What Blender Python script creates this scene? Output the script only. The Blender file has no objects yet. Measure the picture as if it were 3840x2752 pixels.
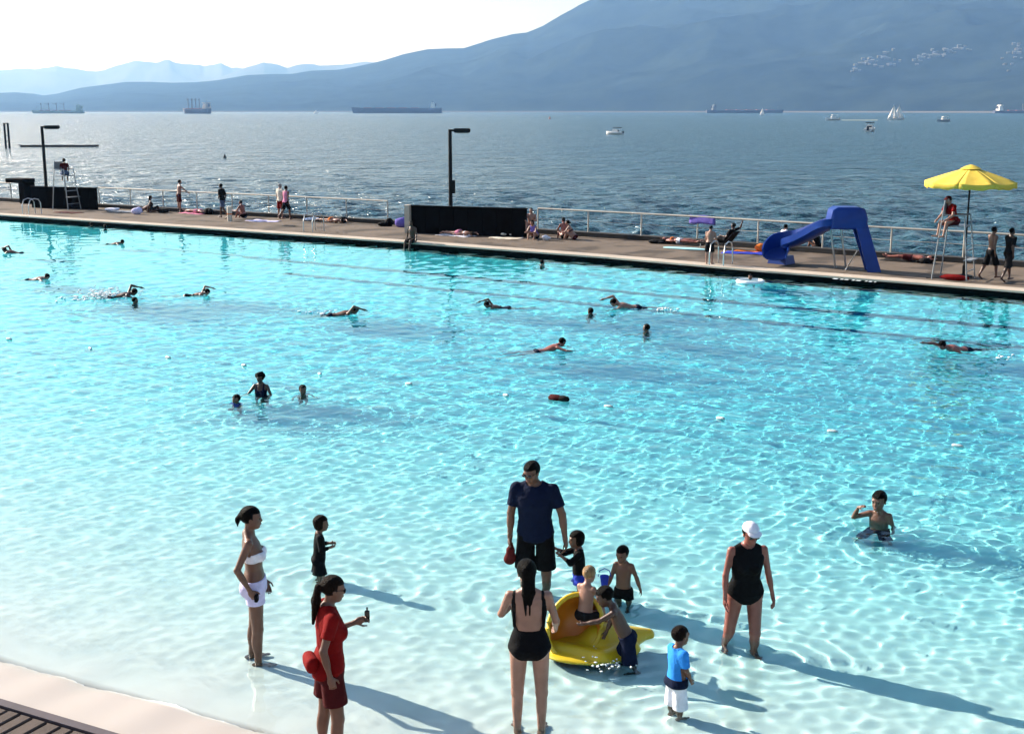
import bpy, math, random
import numpy as np
from mathutils import Vector, Matrix

S = bpy.context.scene
COL = S.collection
R = math.radians
rng = np.random.default_rng(7)
random.seed(7)

# ------------------------------------------------------------------ camera
FPX = 1250.0                      # focal length in pixels of a 1024 wide frame
CAM_H = 5.75                      # metres above the pool water (z = 0)
PITCH = 11.583
cam = bpy.data.cameras.new('camera')
cam_o = bpy.data.objects.new('camera', cam)
COL.objects.link(cam_o)
S.camera = cam_o
cam.sensor_width = 36
cam.lens = FPX / 1024 * 36
cam.clip_start = 0.1
cam.clip_end = 90000
cam_o.location = (0, 0, CAM_H)
cam_o.rotation_euler = (R(90 - PITCH), 0, 0)

# ------------------------------------------------------------------ sky, sun, exposure
SUN_EL, SUN_AZ = R(27), R(-57)
w = bpy.data.worlds.new('World')
S.world = w
w.use_nodes = True
wn = w.node_tree
sky = wn.nodes.new('ShaderNodeTexSky')
sky.sky_type = 'NISHITA'
sky.sun_disc = False
sky.sun_elevation = SUN_EL
sky.sun_rotation = SUN_AZ
sky.altitude = 0
sky.air_density = 1.0
sky.dust_density = 1.6
sky.ozone_density = 1.5
wn.links.new(sky.outputs[0], wn.nodes['Background'].inputs[0])
wn.nodes['Background'].inputs[1].default_value = 0.08
sun = bpy.data.lights.new('sun', 'SUN')
sun.energy = 5.0
sun.angle = R(0.5)
sun.color = (1.0, 0.94, 0.86)
sun_o = bpy.data.objects.new('sun', sun)
COL.objects.link(sun_o)
sd = Vector((math.sin(SUN_AZ) * math.cos(SUN_EL), math.cos(SUN_AZ) * math.cos(SUN_EL), math.sin(SUN_EL)))
sun_o.rotation_euler = sd.to_track_quat('Z', 'Y').to_euler()
sun_o.location = (-200, 130, 120)
sun.cycles.is_caustics_light = True
S.view_settings.view_transform = 'Standard'
S.view_settings.look = 'None'
S.view_settings.gamma = 1
S.view_settings.use_curve_mapping = False
S.view_settings.exposure = 1.25
C = S.cycles
C.use_denoising = True
C.use_adaptive_sampling = True
C.adaptive_threshold = 0.02
C.max_bounces = 8
C.diffuse_bounces = 2
C.glossy_bounces = 3
C.transmission_bounces = 6
C.transparent_max_bounces = 8
C.volume_bounces = 1
C.caustics_reflective = False
C.caustics_refractive = True

# ------------------------------------------------------------------ helpers
PR = R(PITCH)
K = 1024 / 2267.0


def ray(dx, dy):
    x = (dx * K - 512) / FPX
    y = -(dy * K - 366.5) / FPX
    return np.array([x, math.cos(PR) + y * math.sin(PR), -math.sin(PR) + y * math.cos(PR)])


def at(dx, dy, z=0.0):
    """world point on the level z seen at a spot of the photograph"""
    r = ray(dx, dy)
    t = (z - CAM_H) / r[2]
    p = np.array([0, 0, CAM_H]) + t * r
    return Vector(p)


def dep(dx, dy, Y):
    """world point at distance Y"""
    r = ray(dx, dy)
    return Vector(np.array([0, 0, CAM_H]) + r * Y / r[1])


def mesh_np(name, V, Fq, smooth=True):
    m = bpy.data.meshes.new(name)
    V = np.asarray(V, dtype=np.float32)
    Fq = np.asarray(Fq, dtype=np.int32)
    n = Fq.shape[1]
    m.vertices.add(len(V))
    m.vertices.foreach_set('co', V.ravel())
    m.loops.add(Fq.size)
    m.loops.foreach_set('vertex_index', Fq.ravel())
    m.polygons.add(len(Fq))
    m.polygons.foreach_set('loop_start', np.arange(0, Fq.size, n, dtype=np.int32))
    m.update(calc_edges=True)
    if smooth:
        m.shade_smooth()
    return m


def link(name, mesh, mat=None, parent=None, label=None, cat=None, group=None, kind=None, loc=None):
    o = bpy.data.objects.new(name, mesh)
    COL.objects.link(o)
    if mat is not None and mesh is not None and len(mesh.materials) == 0:
        mesh.materials.append(mat)
    if parent is not None:
        o.parent = parent
    if loc is not None:
        o.location = loc
    tag(o, label, cat, group, kind)
    return o


def tag(o, label=None, cat=None, group=None, kind=None):
    for k_, v in (('label', label), ('category', cat), ('group', group), ('kind', kind)):
        if v:
            o[k_] = v
    return o


def empty(name, loc=(0, 0, 0), rz=0.0, label=None, cat=None, group=None):
    o = bpy.data.objects.new(name, None)
    COL.objects.link(o)
    o.location = loc
    o.rotation_euler = (0, 0, rz)
    tag(o, label, cat, group)
    return o


def copy_tree(o, parent=None):
    c = o.copy()
    COL.objects.link(c)
    c.parent = parent
    for ch in list(o.children):
        copy_tree(ch, c)
    return c


class MB:
    """collects boxes, bars, tubes, lathes for one mesh"""

    def __init__(s):
        s.v, s.f = [], []

    def add(s, vs, fs):
        b = len(s.v)
        s.v += [tuple(p) for p in vs]
        s.f += [tuple(i + b for i in f) for f in fs]
        return s

    def box(s, c, size, rz=0.0, taper=1.0, bev=0.0):
        cx, cy, cz = c
        x, y, z = size[0] / 2, size[1] / 2, size[2] / 2
        cr, sr = math.cos(rz), math.sin(rz)
        if bev <= 0:
            pts = []
            for k_, zz in ((1, -z), (taper, z)):
                for sx, sy in ((-1, -1), (1, -1), (1, 1), (-1, 1)):
                    px, py = sx * x * k_, sy * y * k_
                    pts.append((cx + px * cr - py * sr, cy + px * sr + py * cr, cz + zz))
            return s.add(pts, [(3, 2, 1, 0), (4, 5, 6, 7), (0, 1, 5, 4), (1, 2, 6, 5), (2, 3, 7, 6), (3, 0, 4, 7)])
        pts = []
        for zz, ins in ((-z, bev), (-z + bev, 0), (z - bev, 0), (z, bev)):
            for sx, sy in ((-1, -1), (1, -1), (1, 1), (-1, 1)):
                px, py = sx * (x - ins), sy * (y - ins)
                pts.append((cx + px * cr - py * sr, cy + px * sr + py * cr, cz + zz))
        fs = [(3, 2, 1, 0), (12, 13, 14, 15)]
        for l in range(3):
            for q in range(4):
                a, b = l * 4 + q, l * 4 + (q + 1) % 4
                fs.append((a, b, b + 4, a + 4))
        return s.add(pts, fs)

    def tube(s, pts, r, n=8, cap=True):
        pts = [Vector(p) for p in pts]
        rs = r if isinstance(r, (list, tuple)) else [r] * len(pts)
        rings = []
        for i, p in enumerate(pts):
            t = (pts[min(i + 1, len(pts) - 1)] - pts[max(i - 1, 0)]).normalized()
            a = Vector((0, 0, 1)) if abs(t.z) < 0.9 else Vector((1, 0, 0))
            u = t.cross(a).normalized()
            v = t.cross(u).normalized()
            rings.append([p + (u * math.cos(2 * math.pi * k / n) + v * math.sin(2 * math.pi * k / n)) * rs[i] for k in range(n)])
        vs = [q for rg in rings for q in rg]
        fs = []
        for i in range(len(pts) - 1):
            for k in range(n):
                a, b = i * n + k, i * n + (k + 1) % n
                fs.append((a, a + n, b + n, b))
        if cap:
            fs.append(tuple(range(n)))
            fs.append(tuple(reversed(range((len(pts) - 1) * n, len(pts) * n))))
        return s.add(vs, fs)

    def lathe(s, prof, c=(0, 0, 0), n=16):
        vs, fs = [], []
        for r_, z_ in prof:
            for k in range(n):
                a = 2 * math.pi * k / n
                vs.append((c[0] + r_ * math.cos(a), c[1] + r_ * math.sin(a), c[2] + z_))
        for i in range(len(prof) - 1):
            for k in range(n):
                a, b = i * n + k, i * n + (k + 1) % n
                fs.append((a, b, b + n, a + n))
        fs.append(tuple(reversed(range(n))))
        fs.append(tuple(range((len(prof) - 1) * n, len(prof) * n)))
        return s.add(vs, fs)

    def loft(s, rings, closed=True, cap=True):
        n = len(rings[0])
        vs = [q for rg in rings for q in rg]
        fs = []
        for i in range(len(rings) - 1):
            for k in range(n if closed else n - 1):
                a, b = i * n + k, i * n + (k + 1) % n
                fs.append((a, b, b + n, a + n))
        if cap:
            fs.append(tuple(reversed(range(n))))
            fs.append(tuple(range((len(rings) - 1) * n, len(rings) * n)))
        return s.add(vs, fs)

    def build(s, name, mat, parent=None, smooth=False, **kw):
        m = bpy.data.meshes.new(name)
        m.from_pydata(s.v, [], s.f)
        m.update()
        if smooth:
            m.shade_smooth()
            try:
                m.set_sharp_from_angle(angle=R(40))
            except Exception:
                pass
        return link(name, m, mat, parent, **kw)


MATS = {}


def mat(name, col, rough=0.6, var=0.12, scale=8.0, bump=0.0, bscale=None, metal=0.0, spec=0.5, trans=0.0):
    """a procedural material: a base colour with noise variation, roughness and fine relief"""
    if name in MATS:
        return MATS[name]
    m = bpy.data.materials.new(name)
    m.use_nodes = True
    t = m.node_tree
    b = t.nodes['Principled BSDF']
    b.inputs['Roughness'].default_value = rough
    b.inputs['Metallic'].default_value = metal
    b.inputs['Specular IOR Level'].default_value = spec
    tc = t.nodes.new('ShaderNodeTexCoord')
    no = t.nodes.new('ShaderNodeTexNoise')
    no.inputs['Scale'].default_value = scale
    no.inputs['Detail'].default_value = 4
    t.links.new(tc.outputs['Object'], no.inputs['Vector'])
    rp = t.nodes.new('ShaderNodeValToRGB')
    rp.color_ramp.elements[0].position = 0.3
    rp.color_ramp.elements[1].position = 0.7
    rp.color_ramp.elements[0].color = (*[max(0, c * (1 - var)) for c in col], 1)
    rp.color_ramp.elements[1].color = (*[min(1, c * (1 + var)) for c in col], 1)
    t.links.new(no.outputs['Fac'], rp.inputs['Fac'])
    t.links.new(rp.outputs['Color'], b.inputs['Base Color'])
    if bump > 0:
        n2 = t.nodes.new('ShaderNodeTexNoise')
        n2.inputs['Scale'].default_value = bscale or scale * 4
        n2.inputs['Detail'].default_value = 3
        t.links.new(tc.outputs['Object'], n2.inputs['Vector'])
        bp = t.nodes.new('ShaderNodeBump')
        bp.inputs['Strength'].default_value = bump
        bp.inputs['Distance'].default_value = 0.02
        t.links.new(n2.outputs['Fac'], bp.inputs['Height'])
        t.links.new(bp.outputs['Normal'], b.inputs['Normal'])
    if trans > 0:
        b.inputs['Transmission Weight'].default_value = trans
    MATS[name] = m
    return m


def receiver(o):
    o.cycles.is_caustics_receiver = True
    for c in o.children:
        receiver(c)


# ------------------------------------------------------------------ the pool
EDGE = [(-75, 100.5), (-44, 79.2), (-28.0, 68.5), (-15.0, 60.6), (-4.6, 54.0), (3.8, 48.3), (9.05, 44.1), (13.0, 41.3), (16.1, 39.0), (28, 30.2), (45, 17.5)]
N_SHORE = Vector((0.457, 0.89, 0)).normalized()
P_SHORE = Vector((-5.48, 12.48, 0))
DECK_Z = 0.20


def depth_np(X, Y):
    s_ = (X - P_SHORE.x) * N_SHORE.x + (Y - P_SHORE.y) * N_SHORE.y
    d = np.where(s_ < 0, s_ * 0.06, np.where(s_ < 14, 0.088 * s_, 1.232 + (s_ - 14) * 0.090))
    u_a = (X - P_SHORE.x) * N_SHORE.y - (Y - P_SHORE.y) * N_SHORE.x
    d = d + 0.022 * np.tanh(s_ / 0.07) + 0.009 * (np.sin(1.9 * u_a) + 0.7 * np.sin(4.3 * u_a + 1.2) + 0.5 * np.sin(9.1 * u_a + 2.0)) * np.exp(-(s_ / 0.9) ** 2)
    return np.minimum(d, 1.6)


def depth(p):
    return float(depth_np(np.array(p[0]), np.array(p[1])))


def edge_y(x):
    for (x0, y0), (x1, y1) in zip(EDGE, EDGE[1:]):
        if x0 <= x <= x1:
            return y0 + (y1 - y0) * (x - x0) / (x1 - x0)
    return EDGE[-1][1]


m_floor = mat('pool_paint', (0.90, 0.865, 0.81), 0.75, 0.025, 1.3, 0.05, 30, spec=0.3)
# pinkish dry beach, its colour darkened to offset stronger light; white paint under water
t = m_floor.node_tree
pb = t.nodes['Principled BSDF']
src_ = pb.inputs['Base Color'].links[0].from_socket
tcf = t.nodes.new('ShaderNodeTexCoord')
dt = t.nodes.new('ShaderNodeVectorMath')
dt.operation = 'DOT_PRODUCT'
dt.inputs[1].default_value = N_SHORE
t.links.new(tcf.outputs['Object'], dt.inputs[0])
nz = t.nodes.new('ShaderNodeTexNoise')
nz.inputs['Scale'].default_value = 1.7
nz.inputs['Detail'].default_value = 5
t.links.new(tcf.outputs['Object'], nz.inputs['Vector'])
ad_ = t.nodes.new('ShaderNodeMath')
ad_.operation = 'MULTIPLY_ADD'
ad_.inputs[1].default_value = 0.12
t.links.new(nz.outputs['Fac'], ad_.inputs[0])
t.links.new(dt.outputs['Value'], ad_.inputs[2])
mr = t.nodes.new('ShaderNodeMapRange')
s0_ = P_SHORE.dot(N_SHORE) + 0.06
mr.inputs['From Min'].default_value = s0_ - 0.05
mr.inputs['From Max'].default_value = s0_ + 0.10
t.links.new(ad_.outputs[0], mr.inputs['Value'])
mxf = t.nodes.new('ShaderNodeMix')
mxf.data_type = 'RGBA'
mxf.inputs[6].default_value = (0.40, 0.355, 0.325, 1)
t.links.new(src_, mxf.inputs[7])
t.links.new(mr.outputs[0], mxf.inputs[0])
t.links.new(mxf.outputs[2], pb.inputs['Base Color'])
xs = np.concatenate([np.linspace(-80, -9.5, 71), np.linspace(-9, 7, 200), np.linspace(7.5, 50, 44)])
ys = np.concatenate([np.linspace(4, 15.5, 144), np.linspace(16, 104, 89)])
X, Y = np.meshgrid(xs, ys)
Z = -depth_np(X, Y)
V = np.stack([X, Y, Z], -1).reshape(-1, 3)
ix = np.arange(V.shape[0]).reshape(X.shape)
Fq = np.stack([ix[:-1, :-1], ix[:-1, 1:], ix[1:, 1:], ix[1:, :-1]], -1).reshape(-1, 4)
cx_ = V[Fq].mean(1)
keep = np.array([y < edge_y(x) + 3.5 for x, y, z in cx_])
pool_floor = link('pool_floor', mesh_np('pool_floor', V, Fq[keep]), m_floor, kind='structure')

# water: a real rippled sheet, finer near the viewer
NY, NX = 840, 900
t_ = np.linspace(0, 1, NY)
y_inv = 1 / (1 / 8.2 + (1 / 78 - 1 / 8.2) * t_)
y_lin = 8.2 + (78 - 8.2) * t_
yy = 0.62 * y_inv + 0.38 * y_lin
u_ = np.linspace(-1, 1, NX)
X = u_[None, :] * (0.52 * yy + 4.6)[:, None] - 0.03 * yy[:, None]
Y = np.repeat(yy[:, None], NX, 1)
Z = np.zeros_like(X)
dyy = np.gradient(yy)[:, None]
wrng = np.random.default_rng(5)
dpt = depth_np(X, Y)
for i in range(56):
    L = 0.16 * (9.0 ** wrng.uniform(0, 1))
    a = wrng.normal(2.1, 1.25)
    k_ = 2 * math.pi / L
    amp = 0.00115 * L ** 0.85
    fade = np.clip(L / (2.6 * dyy) - 0.6, 0, 1)
    ph = k_ * (X * math.cos(a) + Y * math.sin(a)) + wrng.uniform(0, 6.28)
    wob = 0.9 * np.sin(X * wrng.uniform(.3, .9) + Y * wrng.uniform(.3, .9) + wrng.uniform(0, 6))
    Z += amp * fade * np.sin(ph + wob)
Z *= np.clip(dpt / 0.10, 0.12, 1.0) * (1 + 0.15 * np.clip((Y - 18) / 24, 0, 1))
# rings spreading from people standing in the water
for px, py, am in ((572, 1452, .6), (706, 1262, 1), (1172, 1606, .7), (1185, 1284, 1.2), (1284, 1284, 1), (1380, 1316, 1), (1376, 1456, 1.4), (1300, 1440, 1.3), (1645, 1412, 1.4), (1496, 1566, .9), (1946, 1154, 1.5), (578, 868, 1.3), (524, 890, 1.3),
                   (670, 872, 1.2), (284, 655, 2.2), (772, 692, 2), (1090, 677, 1.6), (1372, 676, 2), (1232, 772, 1.8), (2100, 773, 2), (1432, 733, 1.4), (1308, 696, 1.4), (447, 651, 1.8), (93, 617, 1.6), (298, 671, 1.4), (1661, 622, 1.4)):
    q = at(px, py, 0)
    rr0 = np.sqrt((X - q.x) ** 2 + (Y - q.y) ** 2)
    Lr_ = 0.20 + 0.004 * q.y
    sp_ = 0.55 + 0.012 * q.y
    Z += 0.0042 * am * (Lr_ / .2) ** .8 * np.sin(2 * math.pi * rr0 / Lr_ + px) * np.exp(-rr0 / sp_) * np.clip(rr0 / .12, 0, 1) * np.clip(dpt / 0.10, 0.12, 1.0)
V = np.stack([X, Y, Z], -1).reshape(-1, 3)
ix = np.arange(V.shape[0]).reshape(X.shape)
Fq = np.stack([ix[:-1, :-1], ix[:-1, 1:], ix[1:, 1:], ix[1:, :-1]], -1).reshape(-1, 4)
ex = np.array([e[0] for e in EDGE])
ey = np.array([e[1] for e in EDGE])
cen = V[Fq[:, 0]]
keep = (cen[:, 1] < np.interp(cen[:, 0], ex, ey) + 1.2) & (depth_np(cen[:, 0], cen[:, 1]) > -0.03)
m_water = bpy.data.materials.new('pool_water')
m_water.use_nodes = True
t = m_water.node_tree
t.nodes.clear()
o_ = t.nodes.new('ShaderNodeOutputMaterial')
g_ = t.nodes.new('ShaderNodeBsdfGlass')
g_.inputs['IOR'].default_value = 1.333
g_.inputs['Roughness'].default_value = 0.0
g_.inputs['Color'].default_value = (1, 1, 1, 1)
t.links.new(g_.outputs[0], o_.inputs['Surface'])
pool_water = link('pool_water', mesh_np('pool_water', V, Fq[keep]), m_water, kind='structure')
pool_water.cycles.is_caustics_caster = True

# the body of the water: clear, takes the red out of the light
m_body = bpy.data.materials.new('water_body')
m_body.use_nodes = True
t = m_body.node_tree
t.nodes.clear()
o_ = t.nodes.new('ShaderNodeOutputMaterial')
va = t.nodes.new('ShaderNodeVolumeAbsorption')
va.inputs['Color'].default_value = (0.0, 0.91, 0.99, 1)
va.inputs['Density'].default_value = 0.86
t.links.new(va.outputs[0], o_.inputs['Volume'])
ring = [(x, y + 0.6) for x, y in EDGE] + [(45, 3), (-75, 3)]
n_ = len(ring)
bm_ = MB().add([(x, y, -3.0) for x, y in ring] + [(x, y, 0.03) for x, y in ring],
               [tuple(range(n_ - 1, -1, -1)) if False else tuple(range(n_)), tuple(range(2 * n_ - 1, n_ - 1, -1))] +
               [(i, i + n_, (i + 1) % n_ + n_, (i + 1) % n_) for i in range(n_)])
bm_.build('water_body', m_body, pool_water)

# painted lane lines on the floor
m_lane = mat('lane_paint', (0.012, 0.06, 0.10), 0.6, 0.1, 3)


def strip(name, pts, wd, mt, parent, zoff=0.006, n=40):
    vs, fs = [], []
    for i in range(n + 1):
        f = i / n * (len(pts) - 1)
        j = min(int(f), len(pts) - 2)
        f -= j
        a, b = Vector((*pts[j], 0)), Vector((*pts[j + 1], 0))
        p = a.lerp(b, f)
        d_ = (b - a).normalized()
        nn = Vector((-d_.y, d_.x, 0)) * wd / 2
        for q in (p + nn, p - nn):
            vs.append((q.x, q.y, -depth(q) + zoff))
    for i in range(n):
        fs.append((2 * i, 2 * i + 1, 2 * i + 3, 2 * i + 2))
    return MB().add(vs, fs).build(name, mt, parent)


DIRE = Vector((44.1, -29.5, 0)).normalized()
for k, (px, py, l0, l1, wd) in enumerate([(1760, 776, -24, 22, 0.34), (1540, 792, -17, 24, 0.38), (1000, 690, -16, 30, 0.28)]):
    c_ = at(px, py, -1.6)
    strip('lane_line', [(c_ + DIRE * l0)[:2], (c_ + DIRE * l1)[:2]], wd, m_lane, pool_floor, 0.02)

# far wall, deck and its coping
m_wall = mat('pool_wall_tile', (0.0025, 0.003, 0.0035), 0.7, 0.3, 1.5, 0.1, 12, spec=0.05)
m_conc = mat('deck_concrete', (0.125, 0.095, 0.072), 0.9, 0.16, 0.7, 0.25, 25, spec=0.2)
# damp patches with an outline of their own
t = m_conc.node_tree
pb = t.nodes['Principled BSDF']
sc0 = pb.inputs['Base Color'].links[0].from_socket
tcd = t.nodes.new('ShaderNodeTexCoord')
nzd = t.nodes.new('ShaderNodeTexNoise')
nzd.inputs['Scale'].default_value = 0.55
nzd.inputs['Detail'].default_value = 6
t.links.new(tcd.outputs['Object'], nzd.inputs['Vector'])
rd = t.nodes.new('ShaderNodeValToRGB')
rd.color_ramp.elements[0].position = 0.52
rd.color_ramp.elements[1].position = 0.60
t.links.new(nzd.outputs['Fac'], rd.inputs['Fac'])
md = t.nodes.new('ShaderNodeMix')
md.data_type = 'RGBA'
t.links.new(rd.outputs['Color'], md.inputs[0])
t.links.new(sc0, md.inputs[6])
md.inputs[7].default_value = (0.062, 0.048, 0.038, 1)
t.links.new(md.outputs[2], pb.inputs['Base Color'])
m_cope = mat('coping_concrete', (0.42, 0.355, 0.29), 0.85, 0.12, 1.1, 0.2, 20, spec=0.2)
m_sea_wall = mat('sea_wall_concrete', (0.022, 0.02, 0.019), 0.9, 0.25, 0.8, 0.3, 10)


def nrm(i):
    a = Vector((*EDGE[max(i - 1, 0)], 0))
    b = Vector((*EDGE[min(i + 1, len(EDGE) - 1)], 0))
    d_ = (b - a).normalized()
    return Vector((-d_.y, d_.x, 0))


def off(i, d_):
    return Vector((*EDGE[i], 0)) + nrm(i) * d_


def band(prof, name, mt, parent=None, **kw):
    """sweep a profile (offset behind the pool edge, z) along the pool edge"""
    rings = [[tuple(off(i, o) + Vector((0, 0, z))) for o, z in prof] for i in range(len(EDGE))]
    return MB().loft(rings).build(name, mt, parent, **kw)


DW = 6.6
far_deck = band([(0.05, -3.2), (DW, -6), (DW, DECK_Z), (0.62, DECK_Z), (0.05, DECK_Z - 0.07)], 'far_deck', m_conc, kind='structure')
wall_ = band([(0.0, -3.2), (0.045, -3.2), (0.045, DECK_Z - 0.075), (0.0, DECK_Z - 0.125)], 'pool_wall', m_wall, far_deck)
cop = band([(-0.07, DECK_Z - 0.07), (0.6, DECK_Z - 0.066), (0.6, DECK_Z + 0.012), (-0.04, DECK_Z + 0.012), (-0.07, DECK_Z - 0.01)], 'coping', m_cope, far_deck)
kerb = band([(DW - 0.38, DECK_Z + 0.003), (DW + 0.12, DECK_Z + 0.003), (DW + 0.12, DECK_Z + 0.2), (DW - 0.38, DECK_Z + 0.2)], 'sea_kerb', m_sea_wall, far_deck)
m_joint = mat('deck_joint', (0.03, 0.025, 0.02), 0.95, 0.2, 5)
for i in range(len(EDGE) - 1):
    L_ = (Vector(EDGE[i + 1]) - Vector(EDGE[i])).length
    for q in range(int(L_ / 2.9) + 1):
        f = q / (int(L_ / 2.9) + 1)
        a0 = off(i, 0.62).lerp(off(i + 1, 0.62), f)
        a1 = off(i, DW - 0.4).lerp(off(i + 1, DW - 0.4), f)
        sd_ = (off(i + 1, 1) - off(i, 1)).normalized() * 0.014
        MB().add([(*(a0 - sd_)[:2], DECK_Z + .003), (*(a0 + sd_)[:2], DECK_Z + .003), (*(a1 + sd_)[:2], DECK_Z + .003), (*(a1 - sd_)[:2], DECK_Z + .003)], [(0, 1, 2, 3)]).build('joint', m_joint, far_deck)
for o in (pool_floor, far_deck):
    receiver(o)

# near deck: a dark drain of short slabs along the beach edge, brown concrete behind
DN = (at(270, 1625, 0.12) - at(0, 1545, 0.12)).normalized()
NN = Vector((DN.y, -DN.x, 0))          # away from the pool
P_ND = at(0, 1545, 0.12)
P_ND.z = 0
m_near = mat('near_deck_concrete', (0.105, 0.080, 0.062), 0.9, 0.2, 3.0, 0.3, 40, spec=0.2)
m_slab = mat('drain_slab', (0.085, 0.064, 0.055), 0.85, 0.22, 6.0, 0.3, 60, spec=0.2)


def nd(a, b, z):
    q = P_ND + DN * a + NN * b
    return (q.x, q.y, z)


near_deck = MB().add([nd(-14, 0.05, -1), nd(14, 0.05, -1), nd(14, 8, -1), nd(-14, 8, -1), nd(-14, 0.05, 0.090), nd(14, 0.05, 0.090), nd(14, 8, 0.090), nd(-14, 8, 0.090)],
                     [(3, 2, 1, 0), (4, 5, 6, 7), (0, 1, 5, 4), (1, 2, 6, 5), (2, 3, 7, 6), (3, 0, 4, 7)]).build('near_deck', m_near, kind='structure')
MB().add([nd(-14, 0, -1), nd(14, 0, -1), nd(14, .10, -1), nd(-14, .10, -1), nd(-14, 0, 0.125), nd(14, 0, 0.125), nd(14, .10, 0.125), nd(-14, .10, 0.125)],
         [(3, 2, 1, 0), (4, 5, 6, 7), (0, 1, 5, 4), (1, 2, 6, 5), (2, 3, 7, 6), (3, 0, 4, 7)]).build('edge_kerb', mat('near_kerb', (0.05, 0.037, 0.048), 0.8, 0.2, 4), near_deck)


def bevel_slab(a0, a1, b0, b1, z0, z1, bv=0.012):
    c = [nd(a0, b0, z0), nd(a1, b0, z0), nd(a1, b1, z0), nd(a0, b1, z0),
         nd(a0, b0, z1 - bv), nd(a1, b0, z1 - bv), nd(a1, b1, z1 - bv), nd(a0, b1, z1 - bv),
         nd(a0 + bv, b0 + bv, z1), nd(a1 - bv, b0 + bv, z1), nd(a1 - bv, b1 - bv, z1), nd(a0 + bv, b1 - bv, z1)]
    f = [(3, 2, 1, 0), (8, 9, 10, 11)]
    for l in (0, 4):
        for q in range(4):
            a, b = l + q, l + (q + 1) % 4
            f.append((a, b, b + 4, a + 4))
    return MB().add(c, f)


a_ = -2.0
while a_ < 3.2:
    wd = random.uniform(0.15, 0.21)
    bevel_slab(a_, a_ + wd - 0.028, 0.125, 0.55, 0.02, 0.118 + random.uniform(-.004, .004)).build('slab', m_slab, near_deck)
    a_ += wd
a_ = -2.2
while a_ < 3.0:
    wd = random.uniform(0.8, 1.0)
    bevel_slab(a_, a_ + wd - 0.015, 0.575, 1.6, 0.02, 0.118 + random.uniform(-.003, .003)).build('paving_slab', m_near, near_deck)
    a_ += wd

# ------------------------------------------------------------------ the sea
SEA_Z = -3.0
m_sea = bpy.data.materials.new('sea_water')
m_sea.use_nodes = True
t = m_sea.node_tree
b = t.nodes['Principled BSDF']
b.inputs['Base Color'].default_value = (0.018, 0.070, 0.095, 1)
b.inputs['Roughness'].default_value = 0.18
b.inputs['IOR'].default_value = 1.333
tc = t.nodes.new('ShaderNodeTexCoord')
hsum = None
for sx, sy, sc, st in ((0.75, 1.0, 1.3, 1.4), (0.7, 1.0, 0.42, 5.5), (0.6, 1.0, 0.12, 10.0)):
    mp = t.nodes.new('ShaderNodeMapping')
    mp.inputs['Scale'].default_value = (sx, sy, 1)
    t.links.new(tc.outputs['Object'], mp.inputs['Vector'])
    no = t.nodes.new('ShaderNodeTexNoise')
    no.inputs['Scale'].default_value = sc
    no.inputs['Detail'].default_value = 4
    no.inputs['Roughness'].default_value = 0.6
    t.links.new(mp.outputs[0], no.inputs['Vector'])
    mu = t.nodes.new('ShaderNodeMath')
    mu.operation = 'MULTIPLY'
    mu.inputs[1].default_value = st
    t.links.new(no.outputs['Fac'], mu.inputs[0])
    if hsum is None:
        hsum = mu
    else:
        ad = t.nodes.new('ShaderNodeMath')
        t.links.new(hsum.outputs[0], ad.inputs[0])
        t.links.new(mu.outputs[0], ad.inputs[1])
        hsum = ad
bp = t.nodes.new('ShaderNodeBump')
bp.inputs['Strength'].default_value = 1.0
bp.inputs['Distance'].default_value = 0.42
t.links.new(hsum.outputs[0], bp.inputs['Height'])
t.links.new(bp.outputs['Normal'], b.inputs['Normal'])
NR, NC = 460, 460
ir = np.linspace(1 / 42.0, 1 / 26000.0, NR)
rr = 1 / ir
az = np.radians(np.linspace(-50, 50, NC))
X = rr[:, None] * np.tan(az)[None, :]
Y = np.repeat(rr[:, None], NC, 1)
Z = np.full_like(X, SEA_Z)
drr = np.abs(np.gradient(rr))[:, None]
for i in range(90):
    L = 0.55 * (55.0 ** (i / 89.0))
    a = wrng.normal(-0.9, 0.55)
    k_ = 2 * math.pi / L
    fade = np.clip(L / (2.2 * drr) - 0.7, 0, 1)
    if L > 3:
        fade = fade * np.clip(Y / (L * 42) - 0.35, 0.12, 1)
    wob = 1.5 * np.sin(X * wrng.uniform(.3, 1) / L + Y * wrng.uniform(.3, 1) / L + wrng.uniform(0, 6))
    Z += (0.015 if L < 2.6 else 0.0125 if L < 5 else 0.0065) * L * fade * np.sin(k_ * (X * math.cos(a) + Y * math.sin(a)) + wrng.uniform(0, 6.28) + wob)
V = np.stack([X, Y, Z], -1).reshape(-1, 3)
ix = np.arange(V.shape[0]).reshape(X.shape)
Fq = np.stack([ix[:-1, :-1], ix[:-1, 1:], ix[1:, 1:], ix[1:, :-1]], -1).reshape(-1, 4)
cen = V[Fq[:, 0]]
keep = (cen[:, 1] > np.interp(cen[:, 0], ex, ey) + DW / 0.83 - 1.0)
sea = link('sea', mesh_np('sea', V, Fq[keep]), m_sea, kind='structure')
# open ground reaching the horizon on every side, under land and sea
m_bed = mat('seabed', (0.04, 0.06, 0.06), 0.9, 0.2, 0.01)
MB().add([(-31000, -31000, -8), (31000, -31000, -8), (31000, 31000, -8), (-31000, 31000, -8)], [(0, 1, 2, 3)]).build('ground', m_bed, kind='structure')

# ------------------------------------------------------------------ mountains


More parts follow.
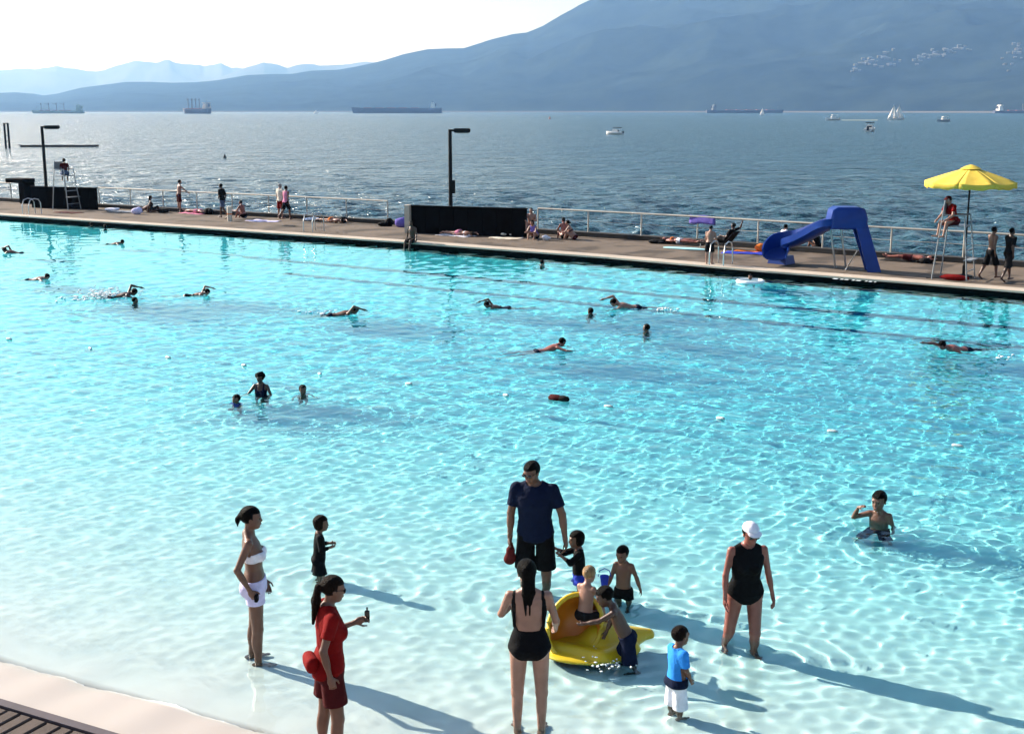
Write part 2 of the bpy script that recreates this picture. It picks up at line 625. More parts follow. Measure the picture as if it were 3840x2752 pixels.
def fbm(X, Y, sc, seed, oct_=5, ridged=False):
    r_ = np.random.default_rng(seed)
    out = np.zeros_like(X)
    amp = 1.0
    tot = 0
    for o in range(oct_):
        s_ = np.zeros_like(X)
        for q in range(5):
            a = r_.uniform(0, 2 * math.pi)
            f = sc * 2 ** o * r_.uniform(.7, 1.3)
            s_ += np.sin(f * (X * math.cos(a) + Y * math.sin(a)) + r_.uniform(0, 6.28) + 1.3 * np.sin(f * .6 * (X * math.sin(a) - Y * math.cos(a)) + r_.uniform(0, 6)))
        s_ /= 2.6
        if ridged:
            s_ = 1 - 2 * np.abs(s_)
        out += amp * s_
        tot += amp
        amp *= 0.5
    return out / tot


def terrain(name, prof, r0, rp, r1, nc, nr, rough, mt, seed, az0=-40, az1=46, jag=0.0):
    """land rising from a shore at r0 to a ridge at rp; prof = ridge points (x, y in the photograph)"""
    azs = np.radians(np.linspace(az0, az1, nc))
    px = [math.atan((p[0] * K - 512) / FPX) for p in prof]
    el = [math.tan(math.atan((366.5 - p[1] * K) / FPX) - PR) for p in prof]
    ridge = np.interp(azs, px, el)
    jg = 0.0
    if jag:
        q1 = fbm(azs[None, :] * 9000, azs[None, :] * 0 + 3, 2 * math.pi / 420.0, seed + 7, 4, True)[0]
        jg = (jag * q1)[None, :]
    q_ = np.linspace(0, 1, nr) ** 1.1
    R0 = (r0(azs) if callable(r0) else np.full(nc, r0))[None, :]
    Rp = R0 + rp
    R1 = R0 + r1
    A = np.repeat(azs[None, :], nr, 0)
    Rr = R0 + (R1 - R0) * q_[:, None]
    X = Rr * np.sin(A)
    Y = Rr * np.cos(A)
    f = np.clip((Rr - R0) / (Rp - R0), 0, 1)
    rj = ridge[None, :] + jg * f ** 5
    H = rj * Rp
    up = f ** 0.85
    back = np.clip((Rr - Rp) / (R1 - Rp), 0, 1)
    prof_ = up * (1 - 0.75 * back)
    n1 = fbm(X, Y, 2 * math.pi / 3800.0, seed, 5, True)
    n2 = fbm(X, Y, 2 * math.pi / 900.0, seed + 1, 4)
    sw = np.sin(np.pi * np.clip(f, 0, 1)) ** 0.8 * (1 - back)
    Z = H * prof_ + H * rough * n1 * sw - H * 0.05 * sw + H * 0.012 * n2 * f
    # nothing rises above the ridge as seen from the bay
    Z = np.minimum(Z, rj * Rr * (1.0 + 0.012 * n2))
    Z += SEA_Z - 1 + 6 * np.clip(f * 40, 0, 1)
    V = np.stack([X, Y, Z], -1).reshape(-1, 3)
    ix = np.arange(V.shape[0]).reshape(X.shape)
    Fq = np.stack([ix[:-1, :-1], ix[:-1, 1:], ix[1:, 1:], ix[1:, :-1]], -1).reshape(-1, 4)
    return link(name, mesh_np(name, V, Fq), mt, kind='structure'), (azs, Rr, Z)


m_forest = bpy.data.materials.new('forest_slope')
m_forest.use_nodes = True
t = m_forest.node_tree
b = t.nodes['Principled BSDF']
b.inputs['Roughness'].default_value = 1.0
b.inputs['Specular IOR Level'].default_value = 0.0
tc = t.nodes.new('ShaderNodeTexCoord')
no = t.nodes.new('ShaderNodeTexNoise')
no.inputs['Scale'].default_value = 0.004
no.inputs['Detail'].default_value = 7
no.inputs['Roughness'].default_value = 0.7
t.links.new(tc.outputs['Object'], no.inputs['Vector'])
rp_ = t.nodes.new('ShaderNodeValToRGB')
rp_.color_ramp.elements[0].position = 0.35
rp_.color_ramp.elements[0].color = (0.003, 0.006, 0.007, 1)
rp_.color_ramp.elements[1].position = 0.68
rp_.color_ramp.elements[1].color = (0.022, 0.032, 0.026, 1)
t.links.new(no.outputs['Fac'], rp_.inputs['Fac'])
sp = t.nodes.new('ShaderNodeSeparateXYZ')
t.links.new(tc.outputs['Object'], sp.inputs[0])
lt = t.nodes.new('ShaderNodeMath')
lt.operation = 'LESS_THAN'
lt.inputs[1].default_value = 3.2
t.links.new(sp.outputs['Z'], lt.inputs[0])
mx = t.nodes.new('ShaderNodeMix')
mx.data_type = 'RGBA'
t.links.new(lt.outputs[0], mx.inputs[0])
t.links.new(rp_.outputs[0], mx.inputs[6])
mx.inputs[7].default_value = (0.12, 0.11, 0.10, 1)
t.links.new(mx.outputs[2], b.inputs['Base Color'])
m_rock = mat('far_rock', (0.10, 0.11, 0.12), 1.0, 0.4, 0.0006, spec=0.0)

RIDGE = [(-900, 215), (-300, 212), (0, 208), (60, 205), (100, 208), (120, 212), (150, 208), (200, 196), (250, 189), (300, 183), (350, 182), (400, 184), (450, 182), (500, 177), (560, 166), (620, 164),
         (660, 163), (700, 156), (760, 153), (800, 146), (850, 133), (900, 118), (950, 107), (1000, 105), (1030, 104), (1080, 88), (1130, 76), (1165, 72), (1200, 55), (1240, 28), (1280, 5),
         (1330, -16), (1420, -26), (1550, -34), (1750, -30), (2000, -38), (2267, -32), (2700, -36), (3600, 10), (4600, 90)]
FAR1 = [(-900, 190), (0, 160), (60, 157), (100, 157), (150, 150), (200, 153), (235, 157), (290, 147), (330, 139), (370, 136), (395, 130), (410, 137), (440, 140), (470, 146), (490, 140), (508, 136), (530, 148), (560, 152),
        (600, 160), (800, 185), (1200, 200), (2400, 210), (3600, 220)]
FAR2 = [(-900, 220), (400, 215), (520, 165), (560, 152), (598, 138), (620, 143), (650, 150), (670, 142), (690, 139), (720, 147), (770, 144), (820, 137), (850, 140), (900, 152), (1100, 190), (2400, 215), (3600, 225)]
mount, TG = terrain('mountain_slope', RIDGE, lambda A: 6600 - 3800 * np.sin(A), 3300.0, 6400.0, 760, 150, 0.13, m_forest, 11)
terrain('far_mountains', FAR1, 18000.0, 3000.0, 6000.0, 900, 30, 0.22, m_rock, 21, -38, 38, .0011)
terrain('middle_mountains', FAR2, 15800.0, 2600.0, 5000.0, 900, 30, 0.22, m_rock, 31, -38, 38, .0008)


def ground_z(azr, r_):
    i = int(np.clip(np.searchsorted(TG[0], azr), 1, len(TG[0]) - 1))
    j = int(np.clip(np.searchsorted(TG[1][:, i], r_), 1, TG[1].shape[0] - 1))
    return float(TG[2][j, i])


# the air over the bay
m_haze = bpy.data.materials.new('haze')
m_haze.use_nodes = True
t = m_haze.node_tree
t.nodes.clear()
o_ = t.nodes.new('ShaderNodeOutputMaterial')
va_ = t.nodes.new('ShaderNodeAddShader')
for k_, (col, den, g__) in enumerate((((0.07, 0.41, 1.0, 1), 5.4e-5, 0.0), ((1.0, 1.0, 1.0, 1), 1.8e-5, 0.83))):   # clear air, and droplets that scatter towards the viewer
    pv = t.nodes.new('ShaderNodeVolumePrincipled')
    pv.inputs['Color'].default_value = col
    pv.inputs['Density'].default_value = den
    pv.inputs['Anisotropy'].default_value = g__
    pv.inputs['Absorption Color'].default_value = (1, 1, 1, 1)      # the air scatters and does not absorb
    t.links.new(pv.outputs[0], va_.inputs[k_])
t.links.new(va_.outputs[0], o_.inputs['Volume'])
hb = 31500
HAZE_TOP = 1080.0

haze = MB().box((0, 0, (HAZE_TOP - 9) / 2), (2 * hb, 2 * hb, HAZE_TOP + 9)).build('haze', m_haze, kind='stuff')

# ------------------------------------------------------------------ bodies: one smooth surface grown round a posed skeleton


def v3(*a):
    return np.array(a, dtype=np.float64)


def unit(a):
    a = np.asarray(a, dtype=np.float64)
    return a / (np.linalg.norm(a) + 1e-9)


def rotx(a):
    c, s_ = math.cos(a), math.sin(a)
    return np.array([[1, 0, 0], [0, c, -s_], [0, s_, c]])


def roty(a):
    c, s_ = math.cos(a), math.sin(a)
    return np.array([[c, 0, s_], [0, 1, 0], [-s_, 0, c]])


def rotz(a):
    c, s_ = math.cos(a), math.sin(a)
    return np.array([[c, -s_, 0], [s_, c, 0], [0, 0, 1]])


class Cone:
    def __init__(s, a, b, ra, rb, tag='', k=0.02, flat=None):
        s.a, s.b, s.ra, s.rb, s.tag, s.k = np.asarray(a, float), np.asarray(b, float), ra, rb, tag, k
        r = max(ra, rb)
        s.lo = np.minimum(s.a, s.b) - r
        s.hi = np.maximum(s.a, s.b) + r

    def d(s, X, Y, Z):
        ab = s.b - s.a
        L2 = float(ab @ ab) + 1e-12
        px, py, pz = X - s.a[0], Y - s.a[1], Z - s.a[2]
        h = np.clip((px * ab[0] + py * ab[1] + pz * ab[2]) / L2, 0, 1)
        return np.sqrt((px - h * ab[0]) ** 2 + (py - h * ab[1]) ** 2 + (pz - h * ab[2]) ** 2) - (s.ra + (s.rb - s.ra) * h)

    def grow(s, e):
        return Cone(s.a, s.b, s.ra + e, s.rb + e, s.tag, s.k)


class Ell:
    def __init__(s, c, r, M=None, tag='', k=0.02, sub=False):
        s.c, s.r, s.tag, s.k, s.sub = np.asarray(c, float), np.asarray(r, float), tag, k, sub
        s.M = np.eye(3) if M is None else M
        m = float(s.r.max())
        s.lo, s.hi = s.c - m, s.c + m

    def d(s, X, Y, Z):
        px, py, pz = X - s.c[0], Y - s.c[1], Z - s.c[2]
        M = s.M
        q = [px * M[0, i] + py * M[1, i] + pz * M[2, i] for i in range(3)]
        k0 = np.sqrt((q[0] / s.r[0]) ** 2 + (q[1] / s.r[1]) ** 2 + (q[2] / s.r[2]) ** 2) + 1e-9
        k1 = np.sqrt((q[0] / s.r[0] ** 2) ** 2 + (q[1] / s.r[1] ** 2) ** 2 + (q[2] / s.r[2] ** 2) ** 2) + 1e-9
        return k0 * (k0 - 1) / k1

    def grow(s, e):
        return Ell(s.c, s.r + e, s.M, s.tag, s.k, s.sub)


class Trunk:
    """torso as a stack of ovals (z, half width, half depth, forward shift) in the frame P, M"""

    def __init__(s, P, M, prof, tag='torso', k=0.03, e=0.0):
        s.P, s.M, s.prof, s.tag, s.k, s.e = P, M, prof, tag, k, e
        pts = []
        for z, wd, dp, y in (prof[0], prof[len(prof) // 2], prof[-1]):
            for sx in (-1, 1):
                for sy in (-1, 1):
                    pts.append(P + M @ v3(sx * 0.21, sy * 0.17 + y, z + (-.03 if z == prof[0][0] else .03)))
        pts = np.array(pts)
        s.lo, s.hi = pts.min(0) - e - 0.02, pts.max(0) + e + 0.02

    def d(s, X, Y, Z):
        px, py, pz = X - s.P[0], Y - s.P[1], Z - s.P[2]
        M = s.M
        q = [px * M[0, i] + py * M[1, i] + pz * M[2, i] for i in range(3)]
        zs = np.array([p[0] for p in s.prof])
        zc = np.clip(q[2], zs[0], zs[-1])
        wd = np.interp(zc, zs, [p[1] for p in s.prof]) + s.e
        dp = np.interp(zc, zs, [p[2] for p in s.prof]) + s.e
        y0 = np.interp(zc, zs, [p[3] for p in s.prof])
        yy_ = q[1] - y0
        k0 = np.sqrt((q[0] / wd) ** 2 + (yy_ / dp) ** 2) + 1e-9
        k1 = np.sqrt((q[0] / wd ** 2) ** 2 + (yy_ / dp ** 2) ** 2) + 1e-9
        d_ = k0 * (k0 - 1) / k1
        dz = np.abs(q[2] - zc)
        return np.where(dz > 0, np.sqrt(np.maximum(d_, 0) ** 2 + dz ** 2) + np.minimum(d_, 0) * (dz <= 0) - (0.0), d_)

    def grow(s, e):
        return Trunk(s.P, s.M, s.prof, s.tag, s.k, s.e + e)


def surface_nets(f, org, h):
    nx, ny, nz = f.shape
    ins = f < 0
    cnt = np.zeros((nx - 1, ny - 1, nz - 1), np.uint8)
    for dx in (0, 1):
        for dy in (0, 1):
            for dz in (0, 1):
                cnt += ins[dx:nx - 1 + dx, dy:ny - 1 + dy, dz:nz - 1 + dz]
    act = (cnt > 0) & (cnt < 8)
    I, J, Kk = np.nonzero(act)
    idx = np.full(act.shape, -1, np.int32)
    idx[I, J, Kk] = np.arange(len(I))
    acc = np.zeros((len(I), 3))
    num = np.zeros(len(I))
    cs = [(0, 0, 0), (1, 0, 0), (0, 1, 0), (1, 1, 0), (0, 0, 1), (1, 0, 1), (0, 1, 1), (1, 1, 1)]
    val = [f[I + c[0], J + c[1], Kk + c[2]] for c in cs]
    for a in range(8):
        for ax in range(3):
            if cs[a][ax] == 0:
                c2 = list(cs[a])
                c2[ax] = 1
                b_ = cs.index(tuple(c2))
                f0, f1 = val[a], val[b_]
                cr = (f0 < 0) != (f1 < 0)
                tt = np.where(cr, f0 / np.where(cr, f0 - f1, 1), 0)
                for q in range(3):
                    acc[:, q] += cr * (cs[a][q] + (tt if q == ax else 0))
                num += cr
    V = org + h * (np.stack([I, J, Kk], 1) + acc / num[:, None])
    faces = []
    for ax in range(3):
        s0 = [slice(1, n - 1) for n in f.shape]
        s0[ax] = slice(0, f.shape[ax] - 1)
        s1 = list(s0)
        s1[ax] = slice(1, f.shape[ax])
        a, b_ = ins[tuple(s0)], ins[tuple(s1)]
        cr = a != b_
        P = np.array(np.nonzero(cr)).T
        sg = a[cr]
        offs = np.array([1, 1, 1])
        offs[ax] = 0
        P = P + offs
        o1, o2 = [q for q in range(3) if q != ax]
        e1 = np.zeros(3, int)
        e1[o1] = 1
        e2 = np.zeros(3, int)
        e2[o2] = 1
        q0, q1, q2, q3 = P - e1 - e2, P - e2, P, P - e1
        F_ = np.stack([idx[q[:, 0], q[:, 1], q[:, 2]] for q in (q0, q1, q2, q3)], 1)
        flip = sg if ax != 1 else ~sg
        F_[~flip] = F_[~flip][:, ::-1]
        faces.append(F_)
    Fq = np.concatenate(faces)
    return V, Fq[(Fq >= 0).all(1)]


def grow_mesh(name, prims, h, clip=None, kmul=1.0, wr=0.0):
    """smooth union of prims (sub prims are carved out) -> mesh"""
    lo = np.min([p.lo for p in prims if not getattr(p, 'sub', False)], 0) - 3 * h - 0.01
    hi = np.max([p.hi for p in prims if not getattr(p, 'sub', False)], 0) + 3 * h + 0.01
    n = np.ceil((hi - lo) / h).astype(int) + 1
    ax = [(lo[q] + h * np.arange(n[q])).astype(np.float32) for q in range(3)]
    f = np.full(tuple(n), 1.0, np.float32)
    for p in prims:
        mrg = p.k * kmul + 2.5 * h
        i0 = np.clip(np.floor((p.lo - mrg - lo) / h).astype(int), 0, n - 1)
        i1 = np.clip(np.ceil((p.hi + mrg - lo) / h).astype(int) + 1, 1, n)
        if np.any(i1 <= i0):
            continue
        sl = tuple(slice(i0[q], i1[q]) for q in range(3))
        d_ = p.d(ax[0][sl[0]][:, None, None], ax[1][sl[1]][None, :, None], ax[2][sl[2]][None, None, :]).astype(np.float32)
        g = f[sl]
        kk = max(p.k * kmul, 1e-4)
        if getattr(p, 'sub', False):
            hh = np.maximum(kk - np.abs(g + d_), 0) / kk
            f[sl] = np.maximum(g, -d_) + hh * hh * kk * 0.25
        else:
            hh = np.maximum(kk - np.abs(g - d_), 0) / kk
            f[sl] = np.minimum(g, d_) - hh * hh * kk * 0.25
    if wr > 0:
        r_ = np.random.default_rng(len(prims) + int(n[0]))
        g = np.zeros_like(f)
        for q in range(7):
            d_ = unit(r_.normal(size=3) * (1, 1, .55))
            fr = r_.uniform(16, 52)
            ph = r_.uniform(0, 6.28)
            X_, Y_, Z_ = ax[0][:, None, None], ax[1][None, :, None], ax[2][None, None, :]
            wv = np.sin(fr * (X_ * d_[0] + Y_ * d_[1] + Z_ * d_[2]) + ph + 1.6 * np.sin(9 * X_ + 7 * Z_ + ph) + 1.2 * np.sin(11 * Y_ + 5 * Z_ + 2 * ph))
            g += (1 - np.abs(wv)) ** 2 * (22 / fr)
        f = f - (wr * (g / 3.0 - .35)).astype(np.float32)
    if clip is not None:
        f = np.maximum(f, clip(ax[0][:, None, None], ax[1][None, :, None], ax[2][None, None, :])).astype(np.float32)
    V, Fq = surface_nets(f, lo, h)
    if len(Fq) == 0:
        return None
    return mesh_np(name, V, Fq)


BUILD = {
    'm': dict(hip=.515, sh=.828, shw=.108, hipw=.052, hh=.130, ua=.168, fa=.148, hand=.104, th=.243, shn=.235, ft=.037, fl=.148, lr=1.0, ar=1.0,
              prof=[(-.050, .045, .045, 0), (-.02, .088, .060, 0), (.015, .096, .066, -.004), (.06, .089, .061, 0), (.10, .083, .056, .004), (.15, .089, .059, .004), (.20, .100, .064, .002), (.245, .104, .060, -.002),
                    (.275, .092, .048, -.006), (.297, .055, .038, -.008), (.315, .032, .032, -.006)]),
    'f': dict(hip=.515, sh=.826, shw=.096, hipw=.052, hh=.132, ua=.165, fa=.142, hand=.098, th=.243, shn=.235, ft=.035, fl=.142, lr=1.02, ar=.86,
              prof=[(-.050, .045, .048, 0), (-.02, .096, .066, -.004), (.015, .104, .072, -.008), (.06, .090, .061, -.002), (.105, .073, .050, .003), (.15, .078, .053, .004), (.20, .086, .058, .004), (.24, .090, .052, 0),
                    (.272, .080, .042, -.006), (.295, .046, .033, -.008), (.312, .028, .028, -.006)]),
    'c': dict(hip=.455, sh=.772, shw=.094, hipw=.050, hh=.185, ua=.150, fa=.130, hand=.088, th=.215, shn=.200, ft=.038, fl=.145, lr=1.05, ar=1.0,
              prof=[(-.050, .042, .045, 0), (-.02, .084, .063, 0), (.015, .090, .070, .002), (.06, .086, .068, .006), (.11, .084, .066, .008), (.16, .086, .064, .004), (.20, .090, .060, 0), (.245, .092, .054, -.002),
                    (.275, .080, .044, -.006), (.295, .046, .034, -.006), (.312, .030, .030, -.004)]),
}


class Fig:
    pass


def skeleton(H, kind, pose, fine):
    B = BUILD[kind]
    F_ = Fig()
    F_.B, F_.H, F_.kind = B, H, kind
    g = pose.get
    M = rotz(R(g('twist', 0))) @ rotx(-R(g('lean', 0))) @ roty(R(g('side', 0)))
    P = v3(0, 0, B['hip'] * H)
    wide = g('wide', 1.0)
    pr = []
    zf = (B['sh'] - B['hip']) / .292
    prof = [(z * H * (zf if z > 0 else 1), w_ * H * wide, d_ * H * wide, y * H) for z, w_, d_, y in B['prof']]
    hips, knees, ankles, toes = {}, {}, {}, {}
    for s_, n_ in ((1, 'r'), (-1, 'l')):
        hp = P + rotz(R(g('twist', 0) * .4)) @ v3(s_ * B['hipw'] * H * wide, 0, -.012 * H)
        td = unit(g('t' + n_, (.05, .02, -1)))
        kn = hp + v3(td[0] * s_, td[1], td[2]) * B['th'] * H
        sdv = unit(g('s' + n_, (.0, -.04, -1)))
        an = kn + v3(sdv[0] * s_, sdv[1], sdv[2]) * B['shn'] * H
        fd = unit(g('f' + n_, (.18, 1, -.02)))
        hips[n_], knees[n_], ankles[n_] = hp, kn, an
        toes[n_] = an + v3(0, 0, -.012 * H) + v3(fd[0] * s_, fd[1], fd[2]) * B['fl'] * H * .70
    low = min(min(a[2] for a in ankles.values()) - B['ft'] * H, min(t_[2] for t_ in toes.values()) - .016 * H)
    sh = -low if g('pz') is None else g('pz') - P[2]
    for dct in (hips, knees, ankles, toes):
        for q in dct:
            dct[q] = dct[q] + v3(0, 0, sh)
    P = P + v3(0, 0, sh)
    F_.P, F_.M = P, M
    pr.append(Trunk(P, M, prof))
    lr, ar = B['lr'] * g('legw', 1) * H, B['ar'] * g('armw', 1) * H
    if kind == 'f':
        for s_ in (1, -1):
            pr.append(Ell(P + M @ v3(s_ * .036 * H, .050 * H, .195 * H), v3(.033, .030, .034) * H, M, 'torso', .02))
            pr.append(Ell(P + M @ v3(s_ * .042 * H * wide, -.045 * H, -.002 * H), v3(.046, .040, .046) * H, M, 'torso', .03))
    else:
        for s_ in (1, -1):
            pr.append(Ell(P + M @ v3(s_ * .042 * H, -.038 * H, -.004 * H), v3(.044, .036, .042) * H, M, 'torso', .03))
    for n_ in 'rl':
        s_ = 1 if n_ == 'r' else -1
        hp, kn, an, to = hips[n_], knees[n_], ankles[n_], toes[n_]
        pr.append(Cone(hp, kn, .049 * lr, .032 * lr, 'thigh' + n_, .03))
        pr.append(Cone(kn, an, .031 * lr, .0185 * lr, 'shin' + n_, .02))
        ax_ = unit(an - kn)
        back = unit(v3(0, -1, 0) - ax_ * (-ax_[1]))
        pr.append(Ell(kn + (an - kn) * .30 + back * .011 * H, v3(.026 * lr, .026 * lr, .075 * H), _frame(ax_), 'shin' + n_, .02))
        heel = an + v3(0, 0, -.5 * B['ft'] * H) - unit(to - an) * .018 * H
        pr.append(Cone(an, heel, .0185 * lr, .019 * H, 'foot' + n_, .015))
        pr.append(Cone(heel, to, .020 * H, .014 * H, 'foot' + n_, .015))
        ball = heel + (to - heel) * .72
        sv = unit(np.cross(unit(to - heel), v3(0, 0, 1)))
        pr.append(Cone(ball - sv * .014 * H, ball + sv * .014 * H + v3(0, 0, -.001), .013 * H, .013 * H, 'foot' + n_, .015))
    F_.hips, F_.knees, F_.ankles, F_.toes = hips, knees, ankles, toes
    # arms
    F_.sh, F_.el, F_.wr, F_.palm, F_.handdir = {}, {}, {}, {}, {}
    for n_ in 'rl':
        s_ = 1 if n_ == 'r' else -1
        sp_ = P + M @ v3(s_ * B['shw'] * H * (0.5 + .5 * wide), -.004 * H, (B['sh'] - B['hip']) * H - .012 * H) + v3(0, 0, g('shrug', 0) * H)
        ud = unit(g('u' + n_, (.12, -.02, -1)))
        ud = v3(ud[0] * s_, ud[1], ud[2])
        el = sp_ + ud * B['ua'] * H
        fd = unit(g('a' + n_, (.04, .18, -1)))
        fd = v3(fd[0] * s_, fd[1], fd[2])
        wr = el + fd * B['fa'] * H
        pr.append(Cone(sp_, el, .029 * ar, .0215 * ar, 'uarm' + n_, .03))
        pr.append(Cone(el, wr, .0225 * ar, .0145 * ar, 'farm' + n_, .015))
        pr.append(Ell(el + fd * .05 * H, v3(.021 * ar, .021 * ar, .05 * H), _frame(fd), 'farm' + n_, .02))
        hd = unit(g('h' + n_, None) if g('h' + n_) is not None else fd)
        if g('h' + n_) is not None:
            hd = v3(hd[0] * s_, hd[1], hd[2])
        pn = v3(-s_, 0, 0) if g('p' + n_) is None else v3(g('p' + n_)[0] * s_, *g('p' + n_)[1:])
        pn = pn - hd * (pn @ hd)
        if np.linalg.norm(pn) < .1:
            pn = v3(0, 1, 0) - hd * hd[1]
        pn = unit(pn)
        sv = np.cross(hd, pn)           # across the palm
        thumb_side = 1 if (sv @ v3(0, 1, .3)) > 0 else -1
        hl = B['hand'] * H
        pc = wr + hd * hl * .30
        HM = np.stack([sv, pn, hd], 1)
        pr.append(Ell(pc, v3(.21, .13, .30) * hl, HM, 'hand' + n_, .012))
        pr.append(Cone(wr, wr + hd * hl * .15, .0145 * ar, .013 * ar, 'hand' + n_, .012))
        F_.sh[n_], F_.el[n_], F_.wr[n_], F_.handdir[n_] = sp_, el, wr, hd
        F_.palm[n_] = wr + hd * hl * .55 + pn * .012 * H
        cu = g('c' + n_, 28)
        if fine:
            for q, (o_x, ln, ex_) in enumerate(((-.155, .40, 0), (-.055, .455, 2), (.05, .43, 4), (.145, .34, 8))):
                b0 = wr + hd * hl * .52 + sv * (-thumb_side) * o_x * hl
                a1, a2 = R(cu * .5 + ex_), R(cu * 1.35 + ex_)
                d1 = hd * math.cos(a1) + pn * math.sin(a1)
                d2 = hd * math.cos(a2) + pn * math.sin(a2)
                m_ = b0 + d1 * ln * hl * .55
                pr.append(Cone(b0, m_, .0049 * H, .0044 * H, 'hand' + n_, .004))
                pr.append(Cone(m_, m_ + d2 * ln * hl * .5, .0044 * H, .0037 * H, 'hand' + n_, .004))
            tb = wr + hd * hl * .18 + sv * thumb_side * .15 * hl
            tm = tb + unit(hd * .75 + sv * thumb_side * .65 + pn * .25) * hl * .27
            pr.append(Cone(tb, tm, .0062 * H, .0050 * H, 'hand' + n_, .006))
            pr.append(Cone(tm, tm + unit(hd * 1 + sv * thumb_side * .2 + pn * .35) * hl * .22, .0050 * H, .0041 * H, 'hand' + n_, .004))
        else:
            pr.append(Cone(pc, wr + hd * hl * .85 + pn * .1 * hl, .014 * H, .009 * H, 'hand' + n_, .012))
    # neck and head
    hh = B['hh'] * H
    nb = P + M @ v3(0, -.006 * H, (B['sh'] - B['hip']) * H + .005 * H)
    HM = M @ rotx(R(g('lean', 0)) * .75) @ rotz(R(g('hyaw', 0))) @ rotx(-R(g('hpitch', 0))) @ roty(R(g('hroll', 0)))
    nl = (1 - B['sh']) * H - hh
    nt = nb + (M @ v3(0, .12, 1)) * nl
    hc = nt + HM @ v3(0, .10 * hh, .48 * hh)
    F_.hc, F_.HM, F_.hh, F_.nb = hc, HM, hh, nb
    pr.append(Cone(nb, nt + HM @ v3(0, .02 * hh, .28 * hh), .032 * H * (.86 if kind == 'f' else 1), .030 * H * (.86 if kind == 'f' else 1), 'neck', .025))
    for s_ in (1, -1):
        pr.append(Cone(nb + M @ v3(s_ * .012 * H, -.008 * H, .012 * H), P + M @ v3(s_ * B['shw'] * .80 * H, -.008 * H, (B['sh'] - B['hip']) * H - .012 * H), .026 * H, .024 * H * B['ar'], 'torso', .03))
    pr.append(Ell(hc + HM @ v3(0, -.06 * hh, .12 * hh), v3(.345, .43, .385) * hh, HM, 'head', .02))
    pr.append(Ell(hc + HM @ v3(0, .10 * hh, -.16 * hh), v3(.285, .30, .335) * hh, HM, 'head', .03))
    if fine:
        pr.append(Ell(hc + HM @ v3(0, .235 * hh, -.40 * hh), v3(.13, .13, .09) * hh, HM, 'head', .03))       # chin
        pr.append(Cone(hc + HM @ v3(0, .375 * hh, .02 * hh), hc + HM @ v3(0, .440 * hh, -.13 * hh), .028 * hh, .046 * hh, 'head', .012))  # nose
        pr.append(Cone(hc + HM @ v3(-.17 * hh, .33 * hh, .09 * hh), hc + HM @ v3(.17 * hh, .33 * hh, .09 * hh), .055 * hh, .055 * hh, 'head', .02))  # brow
        for s_ in (1, -1):
            pr.append(Ell(hc + HM @ v3(s_ * .145 * hh, .41 * hh, .0 * hh), v3(.085, .07, .055) * hh, HM, 'head', .012, sub=True))
            pr.append(Ell(hc + HM @ v3(s_ * .345 * hh, -.03 * hh, -.05 * hh), v3(.03, .075, .12) * hh, HM, 'head', .008))
        pr.append(Ell(hc + HM @ v3(0, .385 * hh, -.26 * hh), v3(.105, .05, .05) * hh, HM, 'head', .012))      # lips
    F_.pr = pr
    return F_


def _frame(z):
    z = unit(z)
    a = v3(1, 0, 0) if abs(z[0]) < .8 else v3(0, 1, 0)
    x = unit(np.cross(a, z))
    return np.stack([x, np.cross(z, x), z], 1)


def tl(F_, X, Y, Z):
    """torso frame coordinates in body heights"""
    px, py, pz = X - F_.P[0], Y - F_.P[1], Z - F_.P[2]
    M = F_.M
    return [(px * M[0, i] + py * M[1, i] + pz * M[2, i]) / F_.H for i in range(3)]


def hlc(F_, X, Y, Z):
    px, py, pz = X - F_.hc[0], Y - F_.hc[1], Z - F_.hc[2]
    M = F_.HM
    return [(px * M[0, i] + py * M[1, i] + pz * M[2, i]) / F_.hh for i in range(3)]


def sel(F_, *tags):
    return [p for p in F_.pr if any(p.tag.startswith(t_) for t_ in tags) and not getattr(p, 'sub', False)]


